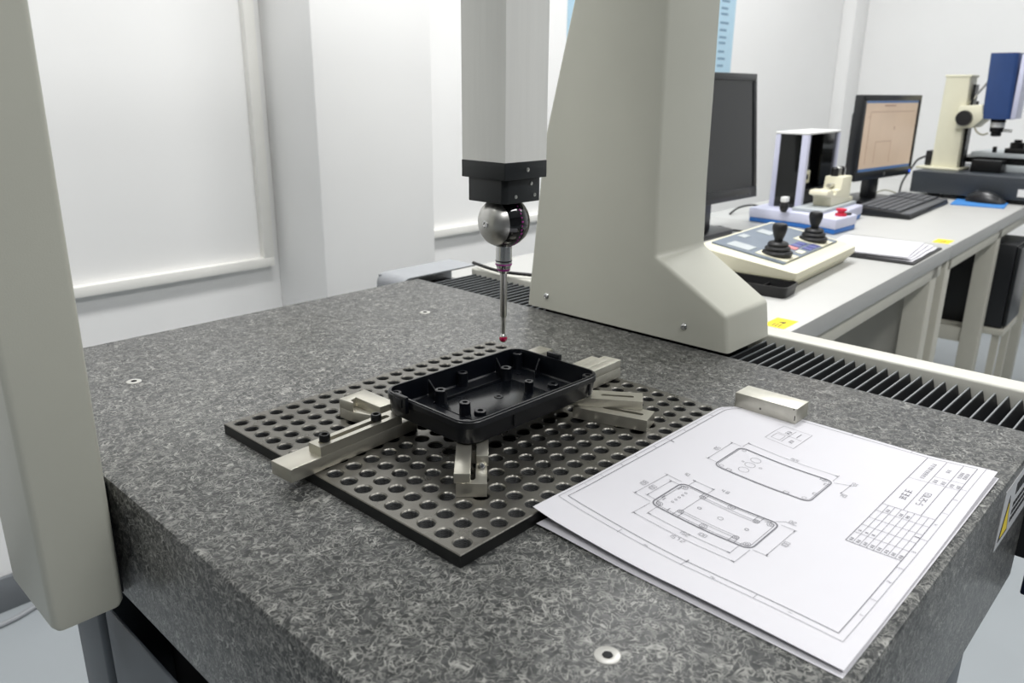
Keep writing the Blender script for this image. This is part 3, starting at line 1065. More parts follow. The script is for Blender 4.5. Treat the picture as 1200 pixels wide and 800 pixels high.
# title block
TB0, TB1, TV0, TV1 = 124.5, 291, 12.8, 47.8
poly([(TB0, TV0), (TB0, TV1), (TB1, TV1)], 0.40, 'ink_dark')
line(190.5, TV0, 190.5, TV1, 0.3, 'ink_dark')
line(245, TV0, 245, TV1, 0.28)
line(190.5, 33.7, TB1, 33.7, 0.32, 'ink_dark')
line(190.5, 22, TB1, 22, 0.32, 'ink_dark')
for k in range(1, 8):
    v = TV0 + (TV1 - TV0) * k / 8
    line(TB0, v, 190.5, v, 0.28)
for u in (139, 152, 165, 178):
    line(u, TV0, u, TV1, 0.24)
line(258, 12.8, 258, 33.7, 0.24)
glyphs(9, 249, 38.2, 3.4, seed=3)
glyphs(3, 206, 37.2, 5.6, 'ink_dark', 0.34, seed=5)
digits('S-52703', 205, 25.8, 4.2, 0, 'ink_dark', 0.34)
glyphs(2, 247, 28.8, 3.0, seed=8)
glyphs(2, 247, 23.4, 3.0, seed=9)
glyphs(2, 271, 26.5, 3.0, seed=10)
glyphs(2, 247, 17.6, 2.8, seed=11)
glyphs(2, 247, 13.4, 2.6, seed=12)
glyphs(4, 266, 17.5, 2.8, seed=13)
glyphs(4, 266, 14.0, 2.8, seed=14)
for k in range(8):
    v = TV0 + (TV1 - TV0) * k / 8 + 1.0
    glyphs(2, 126.5, v, 2.2, seed=20 + k)
    if k in (5, 6, 7):
        glyphs(1, 142, v, 2.2, seed=30 + k)
    if k in (3, 4, 6):
        glyphs(2, 180, v, 2.2, seed=40 + k)
# projection symbol box
poly([(231, 132), (231, 157), (267.5, 157), (267.5, 132)], 0.24, 'ink', True)
line(249.5, 133.5, 249.5, 155, 0.22)
line(235, 144.5, 264, 144.5, 0.22)
poly([(236, 146.5), (236, 154), (247, 154), (247, 146.5)], 0.22, 'ink', True)
glyphs(2, 238, 137, 3.2, seed=60)
glyphs(2, 252, 146, 4.0, 'ink_dark', seed=61)
line(252, 139, 262, 139, 0.5, 'ink_dark')


def view_rect(u0, u1, v0, v1, r, wd):
    poly(rrect(u0, u1, v0, v1, r, 5), wd, 'ink_dark', True)


# view A: cover
view_rect(155, 198.8, 85.8, 161.8, 5.5, 0.75)
view_rect(156.2, 197.6, 87, 160.6, 4.8, 0.22)
for (u, v) in ((187.5, 143), (177, 142.5), (166.3, 142.3)):
    circ(u, v, 4.0, 0.26)
circ(178.5, 134.5, 1.1)
circ(178, 149, 0.9)
for (u, v) in ((195, 157), (159, 157), (195, 91), (159, 91)):
    circ(u, v, 1.5, 0.24)
for (u, v) in ((157.5, 150), (157.5, 104), (196.5, 93), (190, 87.5), (170, 87.5)):
    poly([(u - 1.4, v - 1.8), (u + 1.4, v - 1.8), (u + 1.4, v + 1.8), (u - 1.4, v + 1.8)], 0.35, 'ink_dark', True)
arrow(160.5, 170, 199.5, 170)
arrow(209.5, 161, 209.5, 86.5)
for (a, b, c_, d_) in ((160.5, 161, 160.5, 172), (199.5, 162, 199.5, 172), (200, 161, 211.5, 161), (199, 86.5, 211.5, 86.5)):
    line(a, b, c_, d_, 0.18)
digits('105', 176, 171.5, 3.6, 0)
digits('155', 211, 127, 3.6, R(-90))
arrow(184, 74.8, 202, 74.2)
line(197, 85, 202, 72, 0.18)
digits('22', 203, 71, 3.4, 0)
digits('20', 180, 70, 3.4, 0)
# view B: tray
view_rect(70.2, 112.4, 87, 163, 5.5, 0.95)
view_rect(72.2, 110.4, 89, 161, 4.4, 0.26)
for (u, v) in ((110 - 2.5, 158.2), (74.5, 158.2), (107.5, 91.5), (74.5, 91.5)):
    circ(u, v, 2.4, 0.3, 'ink_dark')
    circ(u, v, 1.0, 0.3, 'ink_dark')
for (u, v) in ((106, 142.5), (104.5, 100.5), (78, 143), (77, 100.8)):
    circ(u, v, 2.1, 0.4, 'ink_dark')
    circ(u, v, 0.9, 0.35, 'ink_dark')
for (u, v) in ((109.5, 121.5), (73.8, 123)):
    circ(u, v, 2.6, 0.28, 'ink_dark')
    circ(u, v, 1.1, 0.28)
circ(91, 119.8, 1.9, 0.3)
for (u, v) in ((91.7, 136.5), (90.8, 100.2)):
    circ(u, v, 1.3, 0.35, 'ink_dark')
for (a, b, c_, d_) in ((79.5, 141, 78.8, 103), (77.2, 141, 76.4, 103), (104.2, 140.5, 103, 103), (106.4, 140.5, 105.2, 103)):
    line(a, b, c_, d_, 0.26)
line(80.5, 143, 104, 142.6, 0.2)
for (a, b) in ((106, 144.5), (106, 140.5), (78, 145), (78, 141), (104.5, 102.5), (104.5, 98.5), (77, 102.8), (77, 98.8)):
    line(a, b, 112 if a > 90 else 70.5, b, 0.32, 'ink_dark')
for k in range(5):
    circ(84 + 4.4 * k, 153.5, 0.9, 0.3)
for (u, v) in ((82, 159.5), (103, 160), (73, 150), (84, 161.5)):
    line(u - 1.5, v, u + 2.5, v, 0.5, 'ink_dark')
arrow(72, 177.5, 113.5, 176.5)
arrow(77, 170.3, 108, 169.8)
arrow(51, 164, 50.5, 87.5)
arrow(58.5, 157, 58, 94.5)
arrow(70.8, 76.6, 111.8, 76.2)
for (a, b, c_, d_) in ((72, 164, 72, 179), (113, 164, 113, 179), (77, 160, 77, 172), (108, 160, 108, 172), (70, 163, 49, 164), (70, 87, 49, 87.5), (74, 157, 57, 157), (74, 94.5, 57, 94.5), (71, 86, 70.8, 75), (112, 86, 112, 75)):
    line(a, b, c_, d_, 0.18)
digits('108', 84, 179, 3.8, 0)
digits('100', 84, 171.5, 3.8, 0)
digits('157.2', 46, 133, 3.6, R(-90))
digits('152', 55, 131, 3.6, R(-90))
digits('100', 62.5, 122, 3.4, R(-90))
digits('100', 87, 71.5, 3.8, 0)
arrow(122, 160, 122, 142)
line(112, 158, 123, 158, 0.18)
line(107, 142.5, 123, 142.5, 0.18)
digits('10', 124, 170, 3.4, R(-90))
digits('4.8', 124, 138, 3.4, R(-90))
line(108, 96, 118, 86, 0.22)
line(118, 86, 118, 78, 0.22)
digits('02', 119, 84, 3.2, R(-90))
for ink, (vs_, fs) in INK.items():
    me = bpy.data.meshes.new('t')
    me.from_pydata(vs_, [], fs)
    mb = MB()
    mb.bm.from_mesh(me)
    bpy.data.meshes.remove(me)
    ds.part('printed_drawing', mb, ink, label='thin grey printed drawing lines', smooth=0)

# steel block holding the sheets down
gb = Thing('steel_block', 'rectangular worn steel block holding down the drawing corner', 'block', (0.3556, -0.3025, GZ + 0.0027), rz=R(0.5))
gbm = MB().box(-0.0125, 0.0125, -0.0292, 0.0292, 0, 0.0142, bev=0.0005)
go = gb.part('body', gbm, 'worn_steel')
gb.part('scratch_mark', MB().lathe([(0.0011, 0), (0.0011, -0.0001)], (-0.0125, 0.004, 0.005), 10, axis='x'), 'plate_steel', parent=go)
gb.part('edge_nick', MB().box(-0.01262, -0.0115, -0.0285, -0.0278, 0.003, 0.0075), 'dark_gap', parent=go)
gb.part('edge_nick', MB().box(-0.01262, -0.0120, -0.0270, -0.0262, 0.0125, 0.0138), 'dark_gap', parent=go)

# ------------------------------------------------------------------ desks
DZ = 0.76
DROT = R(2.3)


def desk(name, label, x0, length, legs, end=None):
    t = Thing(name, label, 'desk', (x0, -0.1235 + (x0 - 0.72) * math.tan(DROT), 0), rz=DROT)
    t.part('tabletop', MB().box(0, length, 0, 0.66, DZ - 0.034, DZ, bev=0.002), 'desk_top')
    t.part('front_apron', MB().box(0.03, length - 0.03, 0.008, 0.03, DZ - 0.068, DZ - 0.0345, bev=0.002), 'desk_frame')
    t.part('back_apron', MB().box(0.03, length - 0.03, 0.60, 0.622, DZ - 0.068, DZ - 0.0345, bev=0.002), 'desk_frame')
    for lx in legs:
        for y0 in (0.008, 0.572):
            t.part('leg', MB().box(lx, lx + 0.05, y0, y0 + 0.05, 0.0, DZ - 0.0345, bev=0.003), 'desk_frame')
        t.part('stretcher', MB().box(lx + 0.01, lx + 0.04, 0.058, 0.572, 0.225, 0.268, bev=0.003), 'desk_frame')
        t.part('stretcher', MB().box(lx + 0.01, lx + 0.04, 0.058, 0.572, 0.365, 0.41, bev=0.003), 'desk_frame')
        t.part('top_rail', MB().box(lx + 0.01, lx + 0.04, 0.058, 0.572, DZ - 0.085, DZ - 0.035, bev=0.003), 'desk_frame')
    return t


d1 = desk('workbench', 'pale grey workbench carrying the joystick controller beside the machine', 0.72, 1.035, (0.05, 0.925))
d2 = desk('workbench', 'pale grey workbench carrying the keyboard and lit monitor', 1.757, 1.50, (0.012, 0.60, 1.43))
d1.part('end_panel', MB().box(0.960, 0.9645, 0.060, 0.570, 0.412, DZ - 0.09), 'desk_panel')


def caution(th, x, y, lx, ly, rz):
    M_ = Matrix.Translation((x, y, DZ)) @ Matrix.Rotation(rz, 4, 'Z')
    a = th.part('caution_sticker', MB().box(-lx / 2, lx / 2, -ly / 2, ly / 2, 0.0001, 0.0005, M=M_), 'yellow', label='small yellow caution sticker')
    k = MB().prism([(-0.002, -0.006), (0.010, -0.006), (0.004, 0.006)], 'z', 0.0005, 0.0007, M=M_)
    for q in range(3):
        k.box(-0.022, -0.006, -0.006 + q * 0.005, -0.004 + q * 0.005, 0.0005, 0.0007, M=M_)
    th.part('caution_print', k, 'print_black', parent=a)


caution(d1, 0.125, 0.030, 0.055, 0.034, R(0))
caution(d2, 0.040, 0.030, 0.060, 0.036, R(0))

# ------------------------------------------------------------------ joystick controller
jc = Thing('joystick_controller', 'cream joystick control box with two black joysticks on the workbench', 'controller', (1.045, -0.018, DZ), rz=R(4.5))
W_, D_ = 0.352, 0.190
rings = []
for z, ins in ((0.0, 0.018), (0.022, 0.0), (0.0225, 0.001), (0.0235, 0.001), (0.024, 0.0)):
    rings.append([(x, yy, z) for x, yy in rrect(ins, W_ - ins, ins, D_ - ins, 0.008, 3)])


def topz(y):
    return 0.036 + (0.060 - 0.036) * y / D_


rings.append([(x, yy, topz(yy) - 0.002) for x, yy in rrect(0.0, W_, 0.0, D_, 0.008, 3)])
rings.append([(x, yy, topz(yy) + (0.006 if yy > 0.03 else 0.001)) for x, yy in rrect(0.006, W_ - 0.006, 0.012, D_ - 0.006, 0.008, 3)])
jc.part('body', MB().loft(rings), 'beige_plastic')


def jz(y):
    a, b = topz(0.012) + 0.001, topz(D_ - 0.006) + 0.006
    return a + (b - a) * (y - 0.012) / (D_ - 0.018)


def tilt(mb, x0, x1, y0, y1, h, m=None, base=0.0):
    mb.loft([[(x0, y0, jz(y0) + q), (x1, y0, jz(y0) + q), (x1, y1, jz(y1) + q), (x0, y1, jz(y1) + q)] for q in (base - 0.002, base + h)], m=m)
    return mb


jc.part('keypad_panel', tilt(MB(), 0.022, W_ - 0.030, 0.032, D_ - 0.016, 0.0012 + .0022), 'panel_grey')
for (x0, x1, y0, y1, mm) in ((0.035, 0.075, 0.105, 0.150, 'key_grey'), (0.12, 0.15, 0.15, 0.165, 'key_grey'), (0.20, 0.235, 0.13, 0.16, 'key_grey'), (0.142, 0.162, 0.055, 0.075, 'key_red'), (0.125, 0.15, 0.036, 0.050, 'key_cream'), (0.17, 0.19, 0.058, 0.075, 'key_blue'), (0.196, 0.216, 0.058, 0.075, 'key_blue'), (0.17, 0.19, 0.036, 0.052, 'key_blue'), (0.196, 0.216, 0.036, 0.052, 'key_blue'), (0.222, 0.24, 0.036, 0.052, 'key_blue')):
    jc.part('key', tilt(MB(), x0, x1, y0, y1, 0.0012, base=0.0034), mm)
for (x, y) in ((0.066, 0.062), (0.262, 0.062)):
    z0 = jz(y) + 0.004
    fl = MB()
    tilt(fl, x - 0.032, x + 0.032, y - 0.030, y + 0.030, 0.0010, base=0.0036)
    jc.part('joystick_flange', fl, 'beige_plastic')
    bt = MB().lathe([(0.027, 0), (0.028, 0.005), (0.026, 0.008), (0.0225, 0.009), (0.0235, 0.013), (0.0215, 0.016), (0.0185, 0.017), (0.019, 0.021), (0.017, 0.024), (0.012, 0.026)], (x, y, z0), 28)
    bo = jc.part('joystick_boot', bt, 'rubber')
    kb_ = MB().lathe([(0.0075, 0.0), (0.008, 0.006), (0.011, 0.014), (0.0135, 0.024), (0.0135, 0.030), (0.0115, 0.034), (0.006, 0.0355), (0.00001, 0.0358)], (x, y, z0 + 0.024), 24)
    jc.part('joystick_handle', kb_, 'rubber', parent=bo)

# black plastic tray in front of the controller
ty = Thing('parts_tray', 'shallow black plastic tray in front of the joystick control box', 'tray', (0.985, -0.030, DZ), rz=R(6))
rg = [[(x, yy, z) for x, yy in rrect(-i, 0.066 + i, -i, 0.13 + i, 0.010, 4)] for z, i in ((0, -0.003), (0.020, 0.0), (0.020, -0.002), (0.004, -0.004))]
ty.part('body', MB().loft(rg), 'rubber')
ty.part('divider', MB().box(0.005, 0.061, 0.05, 0.052, 0.004, 0.013), 'rubber')

# ------------------------------------------------------------------ dark monitor
def monitor(name, label, loc, rz, W, H, zb, scr, lean=0.0, base=True):
    t = Thing(name, label, 'monitor', (loc[0], loc[1], DZ), rz=rz)
    M_ = Matrix.Translation((0, 0, zb)) @ Matrix.Rotation(lean, 4, 'X')
    t.part('housing', MB().box(-W / 2, W / 2, -0.012, 0.016, 0, H, bev=0.004, M=M_).box(-W / 2 + .05, W / 2 - .05, 0.016, 0.045, 0.03, H - 0.05, bev=0.01, M=M_), 'monitor_black')
    bz = 0.017
    bzl = MB()
    for a in ((-W / 2, W / 2, 0, bz * 1.6), (-W / 2, W / 2, H - bz, H), (-W / 2, -W / 2 + bz, bz * 1.6, H - bz), (W / 2 - bz, W / 2, bz * 1.6, H - bz)):
        bzl.box(a[0], a[1], -0.016, -0.012, a[2], a[3], bev=0.0015, M=M_)
    t.part('bezel', bzl, 'monitor_black')
    so = t.part('screen', MB().box(-W / 2 + bz, W / 2 - bz, -0.0132, -0.0122, bz * 1.6, H - bz, M=M_), scr)
    t.part('neck', MB().box(-0.035, 0.035, 0.012, 0.04, 0.012, zb + 0.05, bev=0.004), 'monitor_black')
    t.part('stand_base', MB().prism(rrect(-0.115, 0.115, -0.02, 0.11, 0.03, 6), 'z', 0.0005, 0.012, bev=0.003), 'monitor_black')
    return t, so, M_


m1, s1, M1 = monitor('monitor', 'black monitor with a dark blank screen behind the machine column', (1.42, 0.375), R(0), 0.42, 0.30, 0.082, 'screen_dark', lean=R(-6))
bt_ = MB()
for k in range(4):
    bt_.box(0.10 + k * 0.022, 0.110 + k * 0.022, -0.0168, -0.016, 0.008, 0.011, M=M1)
m1.part('buttons', bt_, 'key_dark')

m2, s2, M2 = monitor('monitor', 'black monitor showing a pale orange program window', (2.425, 0.335), R(-4.5), 0.415, 0.256, 0.078, 'screen_lit')
ln = MB()
W, H = 0.415, 0.256
for (a, b, c_, d_) in ((-0.15, 0.17, 0.205, 0.2065), (-0.15, -0.1485, 0.05, 0.205), (-0.09, 0.02, 0.115, 0.1165), (-0.09, -0.0885, 0.05, 0.115), (0.02, 0.0215, 0.05, 0.115), (-0.06, 0.02, 0.222, 0.226), (0.03, 0.035, 0.15, 0.16), (-0.165, -0.15, 0.19, 0.1915)):
    ln.box(a, b, -0.0136, -0.0132, c_, d_, M=M2)
m2.part('screen_lines', ln, 'screen_line', parent=s2)
m2.part('task_bar', MB().box(-W / 2 + .018, W / 2 - .018, -0.0138, -0.0132, 0.0275, 0.036, M=M2), 'screen_blue', parent=s2)
m2.part('title_bar', MB().box(-W / 2 + .018, W / 2 - .018, -0.0138, -0.0132, H - 0.024, H - 0.0175, M=M2), 'screen_blue', parent=s2)
m2.part('power_light', MB().box(W / 2 - 0.016, W / 2 - 0.008, -0.0168, -0.016, 0.008, 0.016, M=M2), 'led_blue')
m2.part('badge', MB().box(-0.006, 0.006, -0.0168, -0.016, 0.008, 0.018, M=M2), 'satin_steel')

# ------------------------------------------------------------------ tester with smoked windows
ts = Thing('bench_tester', 'small white bench tester with smoked glass windows and blue base trim', 'tester', (1.66, 0.155, DZ), rz=R(3))
ts.part('base', MB().prism([(0.03, 0.015), (0.16, 0.005), (0.20, 0.045), (0.365, 0.055), (0.405, 0.27), (0.09, 0.27), (0.075, 0.12)], 'z', 0.0125, 0.038, bev=0.003), 'lavender')
ts.part('base_trim', MB().prism([(0.032, 0.017), (0.159, 0.007), (0.199, 0.047), (0.363, 0.057), (0.403, 0.268), (0.092, 0.268), (0.077, 0.12)], 'z', 0.0005, 0.0124, bev=0.001), 'blue_trim')
ts.part('base_shelf', MB().box(0.11, 0.37, 0.075, 0.16, 0.0381, 0.047, bev=0.002), 'key_grey')
X0, X1, Y0, Y1, Z0, Z1 = 0.158, 0.405, 0.155, 0.245, 0.0382, 0.232
fr = MB()
for (a, b, c_, d_) in ((X0, X0 + 0.018, Y0, Y0 + 0.018), (X1 - 0.014, X1, Y0, Y0 + 0.014), (X0, X0 + 0.014, Y1 - 0.014, Y1), (X1 - 0.014, X1, Y1 - 0.014, Y1)):
    ts.part('corner_post', MB().box(a, b, c_, d_, Z0, Z1, bev=0.002), 'lavender')
ts.part('roof', MB().box(X0 - 0.001, X1 + 0.001, Y0 - 0.001, Y1 + 0.001, Z1, Z1 + 0.006, bev=0.002), 'white_plastic')
ts.part('side_window', MB().box(X0 + 0.003, X0 + 0.007, Y0 + 0.018, Y1 - 0.014, Z0, Z1), 'smoked_glass')
ts.part('front_window', MB().box(X0 + 0.13, X1 - 0.014, Y0 + 0.006, Y0 + 0.010, Z0 + 0.05, Z1), 'smoked_glass')
ts.part('end_panel', MB().box(X1 - 0.011, X1 - 0.004, Y0 + 0.014, Y1 - 0.014, Z0, Z1), 'pc_black')
ts.part('back_panel', MB().box(X0 + 0.014, X1 - 0.014, Y1 - 0.010, Y1 - 0.002, Z0, Z1), 'pc_black')
ts.part('inner_carriage', MB().box(X0 + 0.03, X0 + 0.085, Y0 + 0.015, Y0 + 0.055, 0.10, 0.135, bev=0.003).box(X0 + 0.05, X0 + 0.075, Y0 + 0.02, Y0 + 0.05, 0.135, 0.172, bev=0.003), 'beige_plastic')
ts.part('inner_dial', MB().lathe([(0.007, 0), (0.007, -0.003)], (X0 + 0.058, Y0 + 0.015, 0.118), 16, axis='y'), 'rubber')
ts.part('inner_bed', MB().box(X0 + 0.03, X1 - 0.02, Y0 + 0.012, Y1 - 0.015, Z0, 0.085), 'pc_black')
vz_ = MB()
vz_.prism([(0.19, 0.0472), (0.365, 0.0472), (0.365, 0.060), (0.335, 0.060), (0.335, 0.120), (0.262, 0.120), (0.255, 0.088), (0.225, 0.088), (0.225, 0.078), (0.20, 0.078), (0.195, 0.092), (0.155, 0.092), (0.150, 0.080), (0.185, 0.072)], 'y', 0.085, 0.135, bev=0.003)
vo = ts.part('vice', vz_, 'beige_plastic')
ts.part('vice_screw', MB().cyl((0.225, 0.11, 0.098), (0.262, 0.11, 0.098), 0.006, 14), 'satin_steel', parent=vo)
ts.part('vice_knob', MB().cyl((0.335, 0.11, 0.075), (0.358, 0.11, 0.075), 0.010, 14), 'beige_dark', parent=vo)
for k in range(3):
    ts.part('dial_gauge', MB().lathe([(0.010, 0), (0.010, 0.020), (0.006, 0.024)], (0.275 + k * 0.025, 0.115, 0.1202), 16), 'satin_steel' if k == 1 else 'rubber')
ts.part('stop_button', MB().lathe([(0.014, 0.0), (0.014, 0.006), (0.009, 0.007), (0.009, 0.012), (0.013, 0.013), (0.013, 0.018), (0.00001, 0.020)], (0.108, 0.030, 0.0381), 20), 'red')
ts.part('stop_collar', MB().lathe([(0.016, 0), (0.016, 0.004)], (0.140, 0.030, 0.0381), 20), 'rubber')
kn = ts.part('side_knob', MB().lathe([(0.007, 0), (0.011, 0.008), (0.012, 0.018), (0.008, 0.026)], (0.068, 0.165, 0.0381), 18), 'rubber')
ts.part('knob_cap', MB().box(0.058, 0.080, 0.157, 0.173, 0.0642, 0.078, bev=0.002), 'white_plastic', parent=kn)

# ------------------------------------------------------------------ keyboard, pad, mouse, papers
kb = Thing('keyboard', 'black computer keyboard in front of the lit monitor', 'keyboard', (2.088, 0.118, DZ), rz=R(3.4))
kb.part('case', MB().prism([(0.0, 0.001), (0.155, 0.001), (0.155, 0.022), (0.150, 0.025), (0.03, 0.016), (0.004, 0.012)], 'x', 0, 0.455, bev=0.002), 'monitor_black')
keys = MB()
for r_ in range(6):
    yy = 0.034 + r_ * 0.0192
    zz = 0.0163 + (yy - 0.03) / 0.12 * 0.009
    x = 0.012
    while x < 0.435:
        wd = 0.0165
        if r_ == 0 and 0.09 < x < 0.10:
            wd = 0.10
        if not (0.292 < x < 0.300 or 0.356 < x < 0.362):
            keys.box(x, x + wd, yy, yy + 0.0165, zz - 0.002, zz + 0.005)
        x += wd + 0.0025
kb.part('keys', keys, 'key_dark', kind='stuff')
kb.part('palm_edge', MB().box(0.004, 0.451, 0.004, 0.030, 0.0123, 0.0165, bev=0.002), 'key_dark')
pad = MB().prism(rrect(-0.09, 0.09, -0.075, 0.075, 0.006, 3), 'z', 0, 0.003, M=Matrix.Translation((2.625, 0.075, DZ + 0.0003)) @ Matrix.Rotation(R(8), 4, 'Z'))
single('mouse_pad', pad, 'pad_blue', 'thin bright blue mouse pad beside the keyboard', 'mouse pad')
ms = Thing('computer_mouse', 'black computer mouse on the blue pad', 'mouse', (2.648, 0.066, DZ + 0.0036), rz=R(82))
rg = []
for k in range(9):
    t = k / 8
    x = -0.055 + 0.11 * t
    wv = 0.031 * math.sin(math.pi * (0.12 + 0.76 * t)) ** 0.5
    hh = 0.036 * math.sin(math.pi * (0.10 + 0.72 * t)) ** 0.8
    rg.append([(x, wv * math.cos(R(a)), 0.001 + max(0, hh * math.sin(R(a)) ** 0.8)) for a in (0, 20, 45, 70, 90, 110, 135, 160, 180)])
ms.part('shell', MB().loft(rg), 'monitor_black', smooth=60)
ms.part('wheel', MB().cyl((0.030, -0.004, 0.030), (0.030, 0.004, 0.030), 0.006, 14), 'key_dark')
cb = Thing('clipboard', 'black clip folder under loose white sheets on the workbench', 'clipboard', (1.565, 0.012, DZ + 0.0003), rz=R(3))
cb.part('backing', MB().prism(rrect(-0.125, 0.115, -0.098, 0.105, 0.005, 3), 'z', 0, 0.003), 'rubber')
for k in range(4):
    pp = Thing('loose_paper', ['lowest', 'second lowest', 'second highest', 'topmost'][k] + ' white sheet of the stack on the black folder', 'paper', (1.562 + 0.004 * math.sin(k * 2), 0.014 + 0.003 * k, DZ + 0.0035 + k * 0.0022), rz=R(3 + 1.6 * k), group='loose sheets on the black folder')
    mbp = MB()
    n = 10
    pts = [(-0.105 + 0.21 * i / n, 0.0012 * math.sin(i * 1.3 + k) * 0.5 + 0.0006) for i in range(n + 1)]
    mbp.prism(pts + [(x, z + 0.0006) for x, z in pts[::-1]], 'y', -0.093 + 0.004 * k, 0.095)
    pp.part('sheet', mbp, 'paper')

# ------------------------------------------------------------------ video measuring microscope
vm = Thing('video_microscope', 'video measuring microscope with blue camera head on a dark granite base', 'microscope', (2.68, -0.25, DZ), world=True)
vm.part('granite_base', MB().box(2.68, 3.16, -0.25, 0.312, 0.774, 0.846, bev=0.003), 'vmm_granite')
for (x, y) in ((2.74, 0.25), (3.10, 0.25), (2.74, -0.19), (3.10, -0.19)):
    vm.part('foot', MB().lathe([(0.02, 0), (0.02, 0.0135)], (x, y, 0.7603), 16), 'rubber')
vm.part('label_plate', MB().box(2.6785, 2.6799, -0.06, -0.014, 0.786, 0.81), 'white_plastic')
cp = MB().loft([[(x, yy, z) for x, yy in rrect(2.80, 2.89, a, b, 0.004, 2)] for z, a, b in ((0.852, 0.207, 0.292), (1.153, 0.213, 0.289))])
vm.part('column_foot', MB().box(2.78, 2.91, 0.195, 0.335, 0.8461, 0.8535, bev=0.002), 'beige_plastic')
vc = vm.part('column', cp, 'beige_plastic')
vm.part('column_cap', MB().box(2.798, 2.892, 0.209, 0.291, 1.1532, 1.161, bev=0.002), 'beige_plastic', parent=vc)
vm.part('slide_way', MB().box(2.83, 2.87, 0.199, 0.2065, 0.856, 1.13), 'black_oxide', parent=vc)
bk = MB().prism([(0.228, 1.060), (0.160, 1.066), (0.150, 1.02), (0.178, 0.990), (0.232, 0.985)], 'x', 2.785, 2.905, bev=0.003)
bko = vm.part('focus_bracket', bk, 'beige_plastic')
vm.part('focus_knob', MB().lathe([(0.025, 0), (0.026, -0.004), (0.024, -0.016), (0.00001, -0.017)], (2.785, 0.206, 1.021), 28, axis='x'), 'rubber', parent=bko)
vm.part('lock_pin', MB().cyl((2.83, 0.185, 1.064), (2.83, 0.185, 1.076), 0.004, 10), 'black_oxide', parent=bko)
hdm = MB().loft([[(x, yy, z) for x, yy in rrect(2.79, 2.885, a, b, 0.012, 3)] for z, a, b in ((1.020, 0.072, 0.157), (1.228, 0.082, 0.165))])
vh = vm.part('camera_head', hdm, 'vmm_blue')
vm.part('head_side_strip', MB().box(2.800, 2.880, 0.058, 0.0735, 1.022, 1.222, bev=0.002), 'lavender', parent=vh)
vm.part('lens_tube', MB().lathe([(0.023, 0.0), (0.023, 0.01)], (2.835, 0.114, 1.0095), 20), 'black_oxide', parent=vh)
vm.part('lens_ring', MB().lathe([(0.022, 0.0), (0.022, 0.016)], (2.835, 0.114, 0.9932), 20), 'white_plastic')
lz = vm.part('objective', MB().lathe([(0.012, -0.012), (0.016, -0.010), (0.016, 0.002), (0.021, 0.004), (0.021, 0.018)], (2.835, 0.114, 0.975), 20), 'black_oxide')
vm.part('objective_lever', MB().cyl((2.835, 0.095, 0.984), (2.835, 0.068, 0.982), 0.005, 10), 'satin_steel', parent=lz)
vm.part('gas_strut', MB().cyl((2.835, 0.212, 1.068), (2.835, 0.160, 1.148), 0.0035, 10), 'satin_steel')
vm.part('lens_cable', MB().tube([(2.80, 0.175, 0.995), (2.80, 0.165, 0.978), (2.81, 0.150, 0.968), (2.83, 0.138, 0.972)], 0.003), 'beige_dark')
sg = vm.part('stage_table', MB().box(2.86, 3.10, -0.10, 0.185, 0.892, 0.908, bev=0.002), 'key_grey')
vm.part('stage_rail', MB().box(2.88, 3.08, -0.22, 0.235, 0.870, 0.888, bev=0.002), 'black_oxide')
vm.part('stage_block', MB().box(2.79, 2.85, 0.070, 0.162, 0.8465, 0.886, bev=0.002), 'black_oxide')
vm.part('stage_carriage', MB().box(2.855, 3.08, -0.16, 0.175, 0.8465, 0.869, bev=0.002), 'key_grey')
vm.part('work_holder', MB().box(2.86, 2.93, -0.06, 0.085, 0.909, 0.925, bev=0.002).lathe([(0.022, 0), (0.022, 0.018), (0.012, 0.020), (0.012, 0.028)], (2.89, 0.055, 0.925), 18), 'black_oxide')
vm.part('stage_clip', MB().box(2.87, 2.885, 0.112, 0.124, 0.908, 0.928, bev=0.002), 'black_oxide')
vm.part('motor_box', MB().box(2.84, 2.90, 0.295, 0.325, 0.855, 0.905, bev=0.003), 'rubber')
vm.part('motor_cable', MB().tube([(2.85, 0.325, 0.885), (2.83, 0.345, 0.872), (2.80, 0.35, 0.85), (2.75, 0.36, 0.80), (2.70, 0.35, 0.7645)], 0.0035), 'rubber')

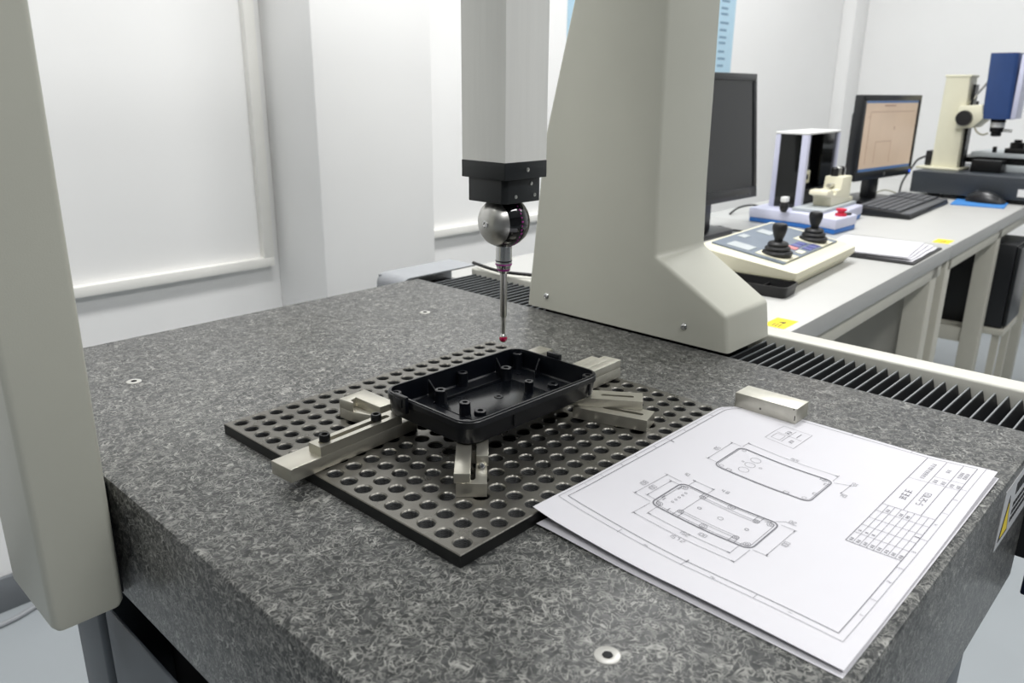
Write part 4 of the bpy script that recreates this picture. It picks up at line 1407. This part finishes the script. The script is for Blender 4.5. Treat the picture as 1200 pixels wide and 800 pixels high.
# ------------------------------------------------------------------ cables, computer
def cable(name, pts, r, material, label):
    return single(name, MB().tube(pts, r), material, label, 'cable', smooth=60)


cable('desk_cable', [(1.80, 0.52, DZ + .003), (1.845, 0.515, DZ + .018), (1.88, 0.485, DZ + .024), (1.865, 0.44, DZ + .012), (1.82, 0.412, DZ + .0035)], 0.003, 'rubber', 'black cable arching over the bench between dark monitor and tester')
cable('desk_cable', [(1.52, 0.455, DZ + .0026), (1.58, 0.43, DZ + .0026), (1.555, 0.39, DZ + .0026), (1.56, 0.355, DZ + .0026), (1.535, 0.335, DZ + .0026)], 0.0024, 'rubber', 'thin dark cable beside the dark monitor stand')
cable('desk_cable', [(2.575, 0.40, DZ + .0026), (2.585, 0.37, DZ + .02), (2.60, 0.345, DZ + .018), (2.605, 0.305, DZ + .0026)], 0.0022, 'beige_dark', 'thin pale cable curling between lit monitor and keyboard')
cable('probe_cable', [(0.60, 0.34, 0.8255), (0.585, 0.262, 0.8258), (0.605, 0.20, 0.8255), (0.610, 0.14, 0.8255), (0.608, 0.09, 0.8255)], 0.0028, 'rubber', 'black cable on the cream rail behind the stylus')
cable('floor_cable', [(-0.5, 1.16, 0.006), (-0.2, 1.175, 0.006), (0.0, 1.165, 0.006), (0.12, 1.19, 0.006), (0.4, 1.18, 0.006)], 0.006, 'cover_grey', 'grey cable lying along the wall on the floor')
pc = Thing('computer_tower', 'black computer tower on a low shelf under the workbench', 'computer', (2.43, -0.09, 0), rz=R(2.3))
pc.part('case', MB().box(0, 0.20, 0, 0.42, 0.412, 0.672, bev=0.004), 'pc_black')
pc.part('front_panel', MB().box(0.004, 0.196, -0.012, -0.0005, 0.42, 0.665, bev=0.003), 'monitor_black')
pc.part('stand_shelf', MB().box(-0.01, 0.21, -0.01, 0.43, 0.392, 0.4115, bev=0.002), 'desk_frame')
for (x, y) in ((0, 0), (0.18, 0), (0, 0.40), (0.18, 0.40)):
    pc.part('shelf_leg', MB().box(x, x + .02, y, y + .02, 0, 0.3915), 'desk_frame')
